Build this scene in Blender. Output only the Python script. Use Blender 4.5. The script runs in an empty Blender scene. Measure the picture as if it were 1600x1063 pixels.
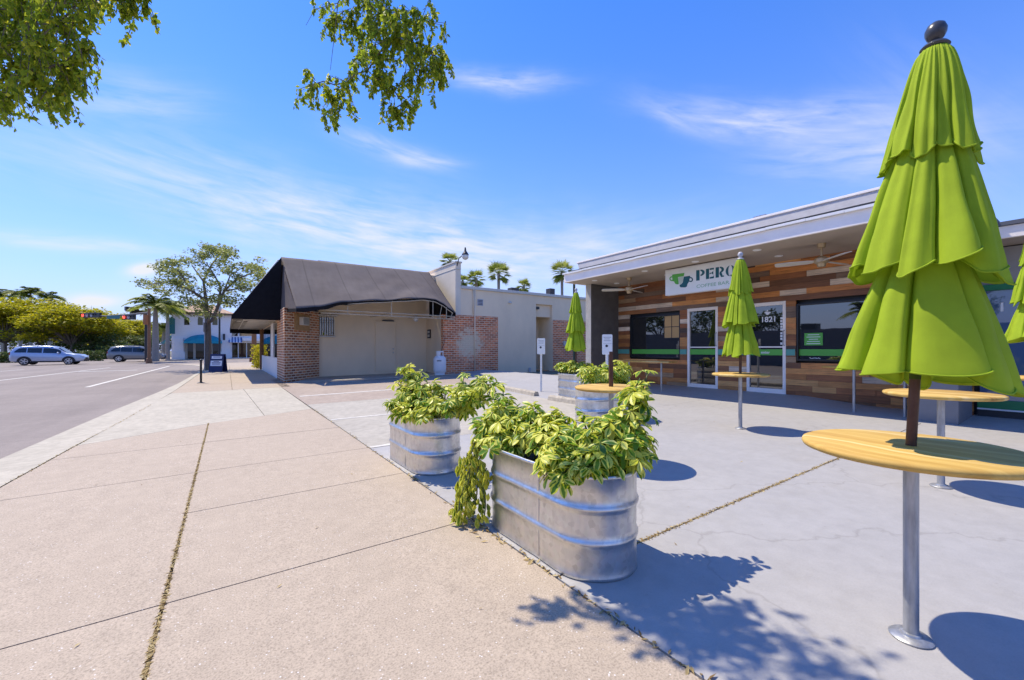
import bpy, bmesh, math, random
import numpy as np
from mathutils import Vector, Matrix, noise as mnoise
R = math.radians
rng = random.Random(7)
sc = bpy.context.scene
COL = sc.collection

# ---------------------------------------------------------------- camera model
ST, CT = 0.565, 0.825            # the street runs along +Y, the camera is turned 34.4 degrees to the right of it
F, CX, CY, H = 650.0, 800.0, 546.0, 1.2
def ray(px, py):
    a = (px - CX) / F
    return Vector((ST + a * CT, CT - a * ST, (CY - py) / F))
def P(px, py, t): return Vector((0, 0, H)) + ray(px, py) * t
def onX(px, py, X): return P(px, py, X / ray(px, py).x)
def onY(px, py, Y): return P(px, py, Y / ray(px, py).y)
SL = 0.013                       # the whole lot falls gently towards the street
def gz(x): return SL * x

# ---------------------------------------------------------------- mesh building
class MB:
    def __init__(s): s.v = []; s.f = []; s.t = []; s.tint = (0.5, 0.5, 0.5)
    def add(s, vs, fs, tint=None):
        b = len(s.v); s.v.extend([tuple(p) for p in vs]); s.t.extend([tint or s.tint] * len(vs))
        s.f.extend([tuple(i + b for i in f) for f in fs]); return s
    def box(s, x0, x1, y0, y1, z0, z1, tint=None):
        vs = [(x, y, z) for x in (x0, x1) for y in (y0, y1) for z in (z0, z1)]
        return s.add(vs, [(0,1,3,2),(4,6,7,5),(0,4,5,1),(2,3,7,6),(0,2,6,4),(1,5,7,3)], tint)
    def obox(s, c, size, M, tint=None):
        c = Vector(c); vs = []
        for x in (-.5, .5):
            for y in (-.5, .5):
                for z in (-.5, .5): vs.append(c + M @ Vector((x*size[0], y*size[1], z*size[2])))
        return s.add(vs, [(0,1,3,2),(4,6,7,5),(0,4,5,1),(2,3,7,6),(0,2,6,4),(1,5,7,3)], tint)
    def tube(s, pts, rad, n=8, cap=True, tint=None):
        pts = [Vector(p) for p in pts]
        if not hasattr(rad, '__len__'): rad = [rad] * len(pts)
        vs = []; fs = []; prev = None
        for i, p in enumerate(pts):
            d = (pts[min(i+1, len(pts)-1)] - pts[max(i-1, 0)])
            d = d.normalized() if d.length > 1e-9 else Vector((0,0,1))
            if prev is None:
                u = d.cross(Vector((0,0,1)))
                if u.length < 1e-3: u = d.cross(Vector((1,0,0)))
            else: u = prev - d * prev.dot(d)
            u.normalize(); prev = u; w = d.cross(u)
            for k in range(n):
                a = 2*math.pi*k/n
                vs.append(p + (u*math.cos(a) + w*math.sin(a))*rad[i])
        for i in range(len(pts)-1):
            for k in range(n):
                a = i*n+k; b = i*n+(k+1) % n
                fs.append((a, b, b+n, a+n))
        if cap: fs.append(tuple(range(n-1, -1, -1))); fs.append(tuple(range((len(pts)-1)*n, len(pts)*n)))
        return s.add(vs, fs, tint)
    def cyl(s, x, y, z0, z1, r0, r1=None, n=20, tint=None):
        return s.tube([(x,y,z0),(x,y,z1)], [r0, r0 if r1 is None else r1], n, tint=tint)
    def lathe(s, prof, c=(0,0,0), n=32, tint=None, axis='z'):
        vs = []; fs = []
        for (r, z) in prof:
            for k in range(n):
                a = 2*math.pi*k/n; p = (r*math.cos(a), r*math.sin(a), z)
                if axis == 'y': p = (p[0], p[2], p[1])
                if axis == 'x': p = (p[2], p[0], p[1])
                vs.append((c[0]+p[0], c[1]+p[1], c[2]+p[2]))
        m = len(prof)
        for i in range(m-1):
            for k in range(n):
                a = i*n+k; b = i*n+(k+1) % n; fs.append((a, b, b+n, a+n))
        if prof[0][0] > 1e-6: fs.append(tuple(range(n-1, -1, -1)))
        if prof[-1][0] > 1e-6: fs.append(tuple(range((m-1)*n, m*n)))
        return s.add(vs, fs, tint)
    def prism(s, poly, off, tint=None):
        off = Vector(off); poly = [Vector(p) for p in poly]; n = len(poly)
        vs = poly + [p + off for p in poly]
        fs = [tuple(range(n-1, -1, -1)), tuple(range(n, 2*n))]
        for i in range(n): j = (i+1) % n; fs.append((i, j, j+n, i+n))
        return s.add(vs, fs, tint)
    def grid(s, rows, closed=False, tint=None):
        m = len(rows); n = len(rows[0]); vs = [p for r in rows for p in r]; fs = []
        for i in range(m-1):
            for k in range(n if closed else n-1):
                a = i*n+k; b = i*n+(k+1) % n; fs.append((a, b, b+n, a+n))
        return s.add(vs, fs, tint)
    def sphere(s, c, r, n=16, m=10, sq=(1,1,1), tint=None):
        rows = []
        for i in range(m+1):
            ph = math.pi*i/m
            rows.append([(c[0]+sq[0]*r*math.sin(ph)*math.cos(2*math.pi*k/n), c[1]+sq[1]*r*math.sin(ph)*math.sin(2*math.pi*k/n), c[2]+sq[2]*r*math.cos(ph)) for k in range(n)])
        return s.grid(rows, True, tint)

def build(name, mb, mat, parent=None, smooth=False, bevel=0, fixn=True, auto=35):
    me = bpy.data.meshes.new(name)
    me.from_pydata(mb.v, [], mb.f)
    me.materials.append(mat)
    if fixn:
        bm = bmesh.new(); bm.from_mesh(me)
        bmesh.ops.recalc_face_normals(bm, faces=bm.faces)
        if smooth:
            for e in bm.edges:
                if len(e.link_faces) == 2 and e.calc_face_angle(0) > R(auto): e.smooth = False
        bm.to_mesh(me); bm.free()
    if smooth: me.shade_smooth() if False else me.polygons.foreach_set('use_smooth', [True]*len(me.polygons))
    # colour tint and metre-scaled uv by face direction
    ca = me.color_attributes.new('tint', 'FLOAT_COLOR', 'POINT')
    arr = np.ones((len(mb.v), 4), dtype=np.float32); arr[:, :3] = np.array(mb.t, dtype=np.float32).reshape(-1, 3)
    ca.data.foreach_set('color', arr.ravel())
    nl = len(me.loops)
    li = np.empty(nl, dtype=np.int32); me.loops.foreach_get('vertex_index', li)
    co = np.empty(len(me.vertices)*3, dtype=np.float32); me.vertices.foreach_get('co', co); co = co.reshape(-1, 3)
    nf = len(me.polygons)
    no = np.empty(nf*3, dtype=np.float32); me.polygons.foreach_get('normal', no); no = no.reshape(-1, 3)
    tot = np.empty(nf, dtype=np.int32); me.polygons.foreach_get('loop_total', tot)
    ln = np.repeat(no, tot, axis=0); lc = co[li]
    flat = np.abs(ln[:, 2]) > 0.75
    tl = np.hypot(ln[:, 0], ln[:, 1]) + 1e-9
    u = np.where(flat, lc[:, 0], (-ln[:, 1]*lc[:, 0] + ln[:, 0]*lc[:, 1])/tl)
    v = np.where(flat, lc[:, 1], lc[:, 2])
    uvl = me.uv_layers.new(name='UVMap')
    uvl.data.foreach_set('uv', np.stack([u, v], 1).astype(np.float32).ravel())
    me.update()
    o = bpy.data.objects.new(name, me); COL.objects.link(o)
    if parent is not None:
        o.parent = parent
        if parent.type == 'EMPTY': o.matrix_parent_inverse = Matrix.Translation(-Vector(parent.location))
    if bevel:
        b = o.modifiers.new('Bevel', 'BEVEL'); b.width = bevel; b.segments = 2; b.limit_method = 'ANGLE'; b.angle_limit = R(40)
    return o
def tag(o, label=None, cat=None, group=None, kind=None):
    if label: o['label'] = label
    if cat: o['category'] = cat
    if group: o['group'] = group
    if kind: o['kind'] = kind
    return o
def thing(name, label, cat, loc, group=None):
    o = bpy.data.objects.new(name, None); COL.objects.link(o); o.location = loc; o.empty_display_size = .2
    return tag(o, label, cat, group)
def dup(root, loc, rotz=0, label=None, group=None, scale=None):
    def cp(o, par):
        c = o.copy(); COL.objects.link(c); inv = o.matrix_parent_inverse.copy(); c.parent = par; c.matrix_parent_inverse = inv
        for ch in list(o.children): cp(ch, c)
        return c
    r = cp(root, None); r.location = loc; r.rotation_euler = (0, 0, rotz)
    if scale: r.scale = scale if hasattr(scale, '__len__') else (scale,)*3
    if label: r['label'] = label
    if group: r['group'] = group
    return r

# ---------------------------------------------------------------- materials
def nmat(name):
    m = bpy.data.materials.new(name); m.use_nodes = True
    nt = m.node_tree; nt.nodes.clear()
    out = nt.nodes.new('ShaderNodeOutputMaterial'); b = nt.nodes.new('ShaderNodeBsdfPrincipled')
    nt.links.new(b.outputs[0], out.inputs[0])
    return m, nt, b, out
def N(nt, typ, **kw):
    n = nt.nodes.new(typ)
    for k, v in kw.items(): setattr(n, k, v)
    return n
def C4(c): return (c[0], c[1], c[2], 1)
def noisen(nt, coord, scale, detail=4, rough=.55, vec_scale=None):
    n = N(nt, 'ShaderNodeTexNoise'); n.inputs['Scale'].default_value = scale; n.inputs['Detail'].default_value = detail; n.inputs['Roughness'].default_value = rough
    if vec_scale:
        mp = N(nt, 'ShaderNodeMapping'); mp.inputs['Scale'].default_value = vec_scale
        nt.links.new(coord, mp.inputs[0]); coord = mp.outputs[0]
    nt.links.new(coord, n.inputs['Vector']); return n.outputs['Fac']
def ramp(nt, fac, stops):
    r = N(nt, 'ShaderNodeValToRGB'); e = r.color_ramp.elements
    while len(e) < len(stops): e.new(.5)
    for i, (p, c) in enumerate(stops): e[i].position = p; e[i].color = C4(c) if hasattr(c, '__len__') else (c, c, c, 1)
    nt.links.new(fac, r.inputs[0]); return r.outputs[0]
def mix(nt, fac, a, b, mode='MIX'):
    m = N(nt, 'ShaderNodeMix', data_type='RGBA', blend_type=mode)
    for s, v in ((0, fac), (6, a), (7, b)):
        if isinstance(v, (int, float)): m.inputs[s].default_value = v
        elif isinstance(v, (tuple, list)): m.inputs[s].default_value = C4(v)
        else: nt.links.new(v, m.inputs[s])
    return m.outputs[2]
def bump(nt, b, h, strength=.3, dist=.01):
    n = N(nt, 'ShaderNodeBump'); n.inputs['Strength'].default_value = strength; n.inputs['Distance'].default_value = dist
    nt.links.new(h, n.inputs['Height']); nt.links.new(n.outputs[0], b.inputs['Normal'])
def objc(nt): return N(nt, 'ShaderNodeTexCoord').outputs['Object']
def uvc(nt): return N(nt, 'ShaderNodeTexCoord').outputs['UV']
def simple(name, col, rough=.6, metal=0, var=.12, scale=6, bmp=0, bscale=60, spec=None, dist=.003, vs=None):
    m, nt, b, out = nmat(name); co = objc(nt)
    f = noisen(nt, co, scale, 5, .6, vs)
    a = tuple(c*(1-var) for c in col); c2 = tuple(min(1, c*(1+var)) for c in col)
    nt.links.new(ramp(nt, f, [(.3, a), (.7, c2)]), b.inputs['Base Color'])
    b.inputs['Roughness'].default_value = rough; b.inputs['Metallic'].default_value = metal
    if spec is not None: b.inputs['Specular IOR Level'].default_value = spec
    if bmp: bump(nt, b, noisen(nt, co, bscale, 4), bmp, dist)
    return m
def concrete(name, c0, c1, speck=.25, fine=170, stain=(.5, .5, .5), stainamt=.25, stain_scale=1.1, rough=.85, white=(.75, .72, .68)):
    m, nt, b, out = nmat(name); co = objc(nt)
    big = noisen(nt, co, stain_scale, 6, .62)
    col = ramp(nt, big, [(.3, c0), (.68, c1)])
    med = noisen(nt, co, 9, 5, .65)
    col = mix(nt, stainamt, col, ramp(nt, med, [(.3, (.25, .24, .23)), (.65, (1, 1, 1))]), 'MULTIPLY')
    g = noisen(nt, co, fine, 3, .7)
    col = mix(nt, speck, col, ramp(nt, g, [(.3, (.35, .33, .31)), (.5, (1, 1, 1)), (.72, (1.35, 1.33, 1.3))]), 'MULTIPLY')
    vo = N(nt, 'ShaderNodeTexVoronoi'); vo.inputs['Scale'].default_value = fine*.42; nt.links.new(co, vo.inputs['Vector'])
    sp = ramp(nt, vo.outputs['Distance'], [(.10, 1.0), (.2, 0.0)])
    sel = ramp(nt, noisen(nt, co, fine*.2, 2), [(.52, 0.0), (.6, 1.0)])
    fm = N(nt, 'ShaderNodeMath', operation='MULTIPLY'); nt.links.new(sp, fm.inputs[0]); nt.links.new(sel, fm.inputs[1])
    fm2 = N(nt, 'ShaderNodeMath', operation='MULTIPLY'); nt.links.new(fm.outputs[0], fm2.inputs[0]); fm2.inputs[1].default_value = speck*1.6
    col = mix(nt, fm2.outputs[0], col, white)
    nt.links.new(col, b.inputs['Base Color']); b.inputs['Roughness'].default_value = rough
    bump(nt, b, g, .25, .002)
    return m
M = {}
M['sidewalk'] = concrete('sidewalk_concrete', (.428, .348, .262), (.462, .378, .286), .62, 120, stainamt=.16)
M['apron'] = concrete('apron_concrete', (.46, .415, .325), (.53, .48, .38), .22, 150, stainamt=.32)
M['plaza'] = concrete('plaza_paint', (.375, .363, .352), (.41, .397, .383), .12, 130, stainamt=.15, stain_scale=.7, rough=.62, white=(.5, .5, .5))
M['lot'] = concrete('lot_concrete', (.42, .385, .32), (.49, .45, .375), .2, 150, stainamt=.3)
M['lot_old'] = concrete('lot_old_paving', (.36, .285, .225), (.43, .35, .28), .25, 140, stainamt=.3)
M['asphalt'] = concrete('asphalt', (.245, .205, .178), (.295, .248, .215), .5, 110, stainamt=.2, stain_scale=.35, white=(.42, .4, .38))
def streaky(m):
    nt = m.node_tree; b = [n for n in nt.nodes if n.type == 'BSDF_PRINCIPLED'][0]; src = b.inputs['Base Color'].links[0].from_socket; co = objc(nt)
    w = noisen(nt, co, 1.0, 5, .6, (1.1, .05, 1)); col = mix(nt, .5, src, ramp(nt, w, [(.36, (.80, .79, .79)), (.52, (1, 1, 1)), (.66, (1.08, 1.08, 1.07))]), 'MULTIPLY')
    p = noisen(nt, co, .23, 3, .5); col = mix(nt, .5, col, ramp(nt, p, [(.50, (1, 1, 1)), (.53, (.86, .85, .85))]), 'MULTIPLY')
    nt.links.new(col, b.inputs['Base Color'])
streaky(M['asphalt'])
def smudged(m):
    nt = m.node_tree; b = [n for n in nt.nodes if n.type == 'BSDF_PRINCIPLED'][0]; src = b.inputs['Base Color'].links[0].from_socket; co = objc(nt)
    a = noisen(nt, co, 1.7, 6, .7); col = mix(nt, .3, src, ramp(nt, a, [(.52, (1, 1, 1)), (.68, (.90, .87, .80))]), 'MULTIPLY')
    s = noisen(nt, co, 13, 3, .6); col = mix(nt, .6, col, ramp(nt, s, [(.70, (1, 1, 1)), (.76, (.80, .77, .70))]), 'MULTIPLY')
    d = N(nt, 'ShaderNodeTexVoronoi', feature='DISTANCE_TO_EDGE'); d.inputs['Scale'].default_value = .33; nz = N(nt, 'ShaderNodeTexNoise'); nz.inputs['Scale'].default_value = 2.2; nz.inputs['Detail'].default_value = 5; nt.links.new(co, nz.inputs['Vector'])
    av = N(nt, 'ShaderNodeVectorMath', operation='MULTIPLY_ADD'); nt.links.new(nz.outputs['Color'], av.inputs[0]); av.inputs[1].default_value = (.5, .5, .5); nt.links.new(co, av.inputs[2]); nt.links.new(av.outputs[0], d.inputs['Vector'])
    col = mix(nt, .45, col, ramp(nt, d.outputs['Distance'], [(.0, (.62, .60, .57)), (.0022, (1, 1, 1))]), 'MULTIPLY')   # hairline cracks
    nt.links.new(col, b.inputs['Base Color'])
smudged(M['plaza']); smudged(M['lot'])
M['bed'] = simple('joint_soil', (.07, .055, .035), .95, var=.5, scale=40, bmp=.5, bscale=200)
M['paint'] = simple('road_paint', (.60, .57, .50), .7, var=.18, scale=14)
M['soil'] = simple('dark_soil', (.04, .03, .02), .95, var=.4, scale=30, bmp=.6)

def brick_mat(name, patch=False, c1=(.36, .15, .075), c2=(.17, .055, .035), mortar=.019):
    m, nt, b, out = nmat(name); uv = uvc(nt)
    br = N(nt, 'ShaderNodeTexBrick'); br.offset = .5; nt.links.new(uv, br.inputs['Vector'])
    br.inputs['Scale'].default_value = 1; br.inputs['Brick Width'].default_value = .26; br.inputs['Row Height'].default_value = .096
    br.inputs['Mortar Size'].default_value = mortar; br.inputs['Mortar Smooth'].default_value = .15; br.inputs['Bias'].default_value = -.1
    br.inputs['Color1'].default_value = C4(c1); br.inputs['Color2'].default_value = C4(c2); br.inputs['Mortar'].default_value = (.80, .64, .46, 1)
    n = noisen(nt, uv, 25, 5, .7)
    col = mix(nt, .45, br.outputs['Color'], ramp(nt, n, [(.3, (.45, .42, .4)), (.7, (1.3, 1.25, 1.2))]), 'MULTIPLY')
    n2 = noisen(nt, uv, 1.4, 5, .6)
    col = mix(nt, .4, col, ramp(nt, n2, [(.3, (.6, .58, .58)), (.7, (1.2, 1.15, 1.1))]), 'MULTIPLY')
    if patch:   # pale scar left by an old climbing plant
        mp = N(nt, 'ShaderNodeMapping'); mp.inputs['Location'].default_value = (-9.1/.9, -1.45/.9, 0); mp.inputs['Scale'].default_value = (1/.9, 1/.9, 1)
        nt.links.new(uv, mp.inputs[0])
        ln = N(nt, 'ShaderNodeVectorMath', operation='LENGTH'); nt.links.new(mp.outputs[0], ln.inputs[0])
        nn = noisen(nt, uv, 4.5, 6, .75)
        ad = N(nt, 'ShaderNodeMath', operation='MULTIPLY_ADD'); nt.links.new(nn, ad.inputs[0]); ad.inputs[1].default_value = 2.6; nt.links.new(ln.outputs['Value'], ad.inputs[2])
        k = ramp(nt, ad.outputs[0], [(.0, 1.0), (1.0, 0.0)])
        mr = N(nt, 'ShaderNodeMapRange'); mr.inputs[1].default_value = 1.75; mr.inputs[2].default_value = 2.2; mr.inputs[3].default_value = .85; mr.inputs[4].default_value = 0
        nt.links.new(ad.outputs[0], mr.inputs[0])
        col = mix(nt, mr.outputs[0], col, (.72, .62, .44))
    nt.links.new(col, b.inputs['Base Color']); b.inputs['Roughness'].default_value = .85
    inv = N(nt, 'ShaderNodeMath', operation='SUBTRACT'); inv.inputs[0].default_value = 1; nt.links.new(br.outputs['Fac'], inv.inputs[1])
    bump(nt, b, inv.outputs[0], .6, .008)
    return m
M['brick'] = brick_mat('brick_old', c1=(.66, .23, .075), c2=(.22, .065, .03)); M['brick_patch'] = brick_mat('brick_scarred', True, (.86, .27, .10), (.40, .11, .045), .014)
M['stucco'] = simple('stucco_beige', (.84, .68, .48), .9, var=.06, scale=1.3, vs=(1, 1, .55), bmp=.25, bscale=90)
M['stucco_light'] = simple('stucco_light', (.74, .65, .52), .9, var=.06, scale=1.6, bmp=.2, bscale=90)
M['cream'] = simple('cream_paint', (.62, .585, .52), .6, var=.05)
M['white'] = simple('white_paint', (.78, .78, .78), .5, var=.04)
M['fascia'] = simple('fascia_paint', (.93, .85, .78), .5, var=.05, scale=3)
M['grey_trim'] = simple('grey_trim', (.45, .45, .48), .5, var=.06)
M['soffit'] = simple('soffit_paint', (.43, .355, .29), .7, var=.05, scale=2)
M['wing'] = simple('dark_stucco', (.115, .105, .10), .9, var=.15, scale=5, bmp=.5, bscale=60)
M['wing_lit'] = simple('lit_wing_stucco', (.44, .42, .40), .9, var=.1, scale=5, bmp=.4, bscale=60)  # sunlit end face of the wing wall: light put into a paler colour
M['dark'] = simple('dark_metal', (.03, .03, .035), .45, var=.1)
M['black'] = simple('black_plastic', (.012, .012, .014), .35, var=.1)
M['bronze'] = simple('bronze_pole', (.10, .045, .028), .35, metal=.35, var=.25, scale=14)
M['brown_post'] = simple('brown_post', (.24, .11, .045), .6, var=.2, scale=9)
M['fanmetal'] = simple('fan_brass', (.55, .42, .26), .35, metal=.5, var=.1)
M['fanblade'] = simple('fan_blade', (.62, .58, .52), .5, var=.08)
M['tile'] = simple('roof_tile', (.42, .27, .17), .8, var=.3, scale=5, bmp=.6, bscale=14, dist=.05)
M['bluestripe'] = simple('blue_canvas', (.10, .15, .32), .8, var=.1)
M['teal'] = simple('teal_canvas', (.012, .27, .36), .75, var=.15, scale=3)
M['teal_sign'] = simple('teal_sign', (.01, .14, .15), .4, var=.1)
M['hedge'] = None
def galvan():
    m, nt, b, out = nmat('galvanised_steel'); co = objc(nt)
    vo = N(nt, 'ShaderNodeTexVoronoi'); vo.inputs['Scale'].default_value = 38; nt.links.new(co, vo.inputs['Vector'])
    n = noisen(nt, co, 3.2, 6, .65, (1, 1, 2.5)); n2 = noisen(nt, co, 16, 5, .7, (1, 1, .2))
    col = ramp(nt, n, [(.3, (.58, .585, .59)), (.7, (.66, .66, .65))])
    col = mix(nt, .35, col, vo.outputs['Color'], 'SOFT_LIGHT')
    hs = N(nt, 'ShaderNodeHueSaturation'); hs.inputs['Saturation'].default_value = .12; nt.links.new(col, hs.inputs['Color'])
    col = mix(nt, .28, hs.outputs[0], ramp(nt, n2, [(.35, (.62, .62, .60)), (.62, (1, 1, 1))]), 'MULTIPLY')
    nt.links.new(col, b.inputs['Base Color']); b.inputs['Metallic'].default_value = .95
    nt.links.new(ramp(nt, n2, [(.3, .42), (.7, .30)]), b.inputs['Roughness'])
    bump(nt, b, n, .08, .01)
    return m
M['galv'] = galvan()
M['postgalv'] = simple('post_steel', (.38, .39, .41), .42, metal=.6, var=.28, scale=9, vs=(4, 4, .7))
def wood_top():
    m, nt, b, out = nmat('table_wood'); co = objc(nt)
    n0 = noisen(nt, co, 2.2, 3)
    cb = N(nt, 'ShaderNodeCombineXYZ')
    sx = N(nt, 'ShaderNodeSeparateXYZ'); nt.links.new(co, sx.inputs[0])
    ad = N(nt, 'ShaderNodeMath', operation='MULTIPLY_ADD'); nt.links.new(n0, ad.inputs[0]); ad.inputs[1].default_value = .22; nt.links.new(sx.outputs[0], ad.inputs[2])
    nt.links.new(ad.outputs[0], cb.inputs[0]); nt.links.new(sx.outputs[1], cb.inputs[1]); nt.links.new(sx.outputs[2], cb.inputs[2])
    g = noisen(nt, cb.outputs[0], 6, 5, .55, (2.2, .14, .6))
    g2 = noisen(nt, cb.outputs[0], 18, 4, .6, (3, .2, 1))
    col = ramp(nt, g, [(.30, (.36, .19, .05)), (.43, (.54, .33, .085)), (.56, (.63, .42, .12)), (.66, (.72, .53, .23))])
    col = mix(nt, .3, col, ramp(nt, g2, [(.3, (.7, .62, .5)), (.6, (1.05, 1.05, 1.05))]), 'MULTIPLY')
    nt.links.new(col, b.inputs['Base Color']); b.inputs['Roughness'].default_value = .6
    b.inputs['Specular IOR Level'].default_value = .18
    return m
M['table'] = wood_top()
def plank_mat():
    m, nt, b, out = nmat('reclaimed_planks'); at = N(nt, 'ShaderNodeAttribute', attribute_name='tint'); co = objc(nt)
    g = noisen(nt, co, 9, 6, .7, (1, .35, 7)); g2 = noisen(nt, co, 2.5, 3, .6)
    col = mix(nt, .75, at.outputs['Color'], ramp(nt, g, [(.28, (.30, .27, .25)), (.5, (.9, .88, .86)), (.72, (1.35, 1.32, 1.28))]), 'MULTIPLY')
    col = mix(nt, .35, col, ramp(nt, g2, [(.3, (.55, .5, .5)), (.7, (1.25, 1.2, 1.2))]), 'MULTIPLY')
    nt.links.new(col, b.inputs['Base Color']); b.inputs['Roughness'].default_value = .55
    bump(nt, b, g, .35, .004)
    return m
M['plank'] = plank_mat()
def glass_mat(name, col=(.012, .014, .016), ior=2.2):
    m, nt, b, out = nmat(name)
    b.inputs['Base Color'].default_value = C4(col); b.inputs['Roughness'].default_value = .015; b.inputs['IOR'].default_value = ior
    n = noisen(nt, objc(nt), 1.3, 2); bump(nt, b, n, .03, .02)
    return m
M['glass'] = glass_mat('tinted_glass', ior=2.3); M['glass_far'] = glass_mat('far_shop_glass', (.02, .022, .022), 1.5); M['glass_blue'] = glass_mat('film_glass', (.07, .13, .25), 1.9); M['carglass'] = glass_mat('car_glass', (.02, .024, .028), 1.7)
def flat(name, col, rough=.45): return simple(name, col, rough, var=.03, scale=3)
M['green'] = flat('green_vinyl', (.10, .42, .055)); M['tealv'] = flat('teal_vinyl', (.10, .34, .28)); M['logo_green'] = flat('logo_green', (.10, .42, .05)); M['logo_teal'] = flat('logo_teal', (.005, .095, .115))
M['logo_mid'] = flat('logo_pale', (.52, .60, .50)); M['pale_green'] = flat('pale_green_letter', (.28, .48, .30)); M['signface'] = flat('sign_face', (.80, .81, .78)); M['vinyl'] = flat('white_vinyl', (.85, .85, .85))
M['store_green'] = flat('store_green', (.012, .20, .07)); M['amber'] = flat('amber_glass_view', (.56, .34, .13)); M['navy'] = flat('navy_panel', (.012, .018, .09)); M['ink'] = flat('ink_black', (.03, .03, .04))
def cloth(name, col, trans=.3, rough=.8):
    m, nt, b, out = nmat(name); co = objc(nt)
    n = noisen(nt, co, 7, 5, .6); w = noisen(nt, co, 900, 2)
    c = ramp(nt, n, [(.3, tuple(x*.88 for x in col)), (.7, tuple(x*1.08 for x in col))])
    nt.links.new(c, b.inputs['Base Color']); b.inputs['Roughness'].default_value = rough; b.inputs['Specular IOR Level'].default_value = .25
    wr_ = noisen(nt, co, 11, 4, .6, (1, 1, .45)); fine_ = mix(nt, .25, wr_, w); bump(nt, b, fine_, .35, .012)
    tr = N(nt, 'ShaderNodeBsdfTranslucent'); nt.links.new(c, tr.inputs[0])
    mx = N(nt, 'ShaderNodeMixShader'); mx.inputs[0].default_value = trans
    nt.links.new(b.outputs[0], mx.inputs[1]); nt.links.new(tr.outputs[0], mx.inputs[2]); nt.links.new(mx.outputs[0], out.inputs[0])
    return m
M['lime'] = cloth('lime_canvas', (.40, .54, .028), .28)
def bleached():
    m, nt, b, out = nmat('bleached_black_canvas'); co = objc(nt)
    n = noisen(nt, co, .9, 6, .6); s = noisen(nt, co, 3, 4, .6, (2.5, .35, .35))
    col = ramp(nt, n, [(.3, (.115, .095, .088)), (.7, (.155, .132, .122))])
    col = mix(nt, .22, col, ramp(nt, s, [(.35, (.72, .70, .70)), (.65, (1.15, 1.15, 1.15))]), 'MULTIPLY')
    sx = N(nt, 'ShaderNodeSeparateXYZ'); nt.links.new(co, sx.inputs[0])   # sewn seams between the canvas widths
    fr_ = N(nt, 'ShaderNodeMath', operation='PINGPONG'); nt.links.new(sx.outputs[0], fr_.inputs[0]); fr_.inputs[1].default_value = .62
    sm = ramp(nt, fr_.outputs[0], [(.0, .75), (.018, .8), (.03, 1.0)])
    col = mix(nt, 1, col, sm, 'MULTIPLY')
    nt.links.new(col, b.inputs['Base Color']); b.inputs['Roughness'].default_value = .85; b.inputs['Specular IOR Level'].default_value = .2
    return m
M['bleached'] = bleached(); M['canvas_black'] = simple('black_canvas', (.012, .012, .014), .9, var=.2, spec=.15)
def leafmat(name, a, b_, c=None, trans=.35, rough=.5):
    m, nt, b, out = nmat(name); at = N(nt, 'ShaderNodeAttribute', attribute_name='tint')
    sp = N(nt, 'ShaderNodeSeparateColor'); nt.links.new(at.outputs['Color'], sp.inputs[0])
    st = [(0, a), (1, b_)] if c is None else [(0, a), (.5, b_), (1, c)]
    col = ramp(nt, sp.outputs[0], st)
    nt.links.new(col, b.inputs['Base Color']); b.inputs['Roughness'].default_value = rough; b.inputs['Specular IOR Level'].default_value = .35
    tr = N(nt, 'ShaderNodeBsdfTranslucent'); nt.links.new(col, tr.inputs[0])
    mx = N(nt, 'ShaderNodeMixShader'); mx.inputs[0].default_value = trans
    nt.links.new(b.outputs[0], mx.inputs[1]); nt.links.new(tr.outputs[0], mx.inputs[2]); nt.links.new(mx.outputs[0], out.inputs[0])
    return m
M['oak'] = leafmat('oak_leaf', (.13, .20, .018), (.32, .42, .030), (.62, .60, .05), .62)
M['street_leaf'] = leafmat('street_tree_leaf', (.15, .19, .055), (.29, .33, .09), (.46, .46, .15), .45)
M['poinciana'] = leafmat('yellow_green_leaf', (.17, .20, .012), (.42, .40, .016), (.62, .53, .02), .52)
M['dkleaf'] = leafmat('dark_green_leaf', (.03, .06, .015), (.08, .12, .025), (.16, .19, .04), .35)
M['palmleaf'] = leafmat('palm_frond', (.12, .17, .03), (.25, .31, .05), (.42, .44, .09), .45)
M['litter'] = leafmat('dry_leaf', (.20, .12, .04), (.44, .32, .13), (.66, .54, .27), .25, .7)
M['bark'] = simple('bark', (.16, .13, .105), .9, var=.3, scale=9, bmp=.8, bscale=30, dist=.02, vs=(3, 3, .6))
M['palmtrunk'] = simple('palm_trunk', (.30, .27, .235), .85, var=.2, scale=4, bmp=.4, bscale=12, dist=.02, vs=(1, 1, 6))
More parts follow.
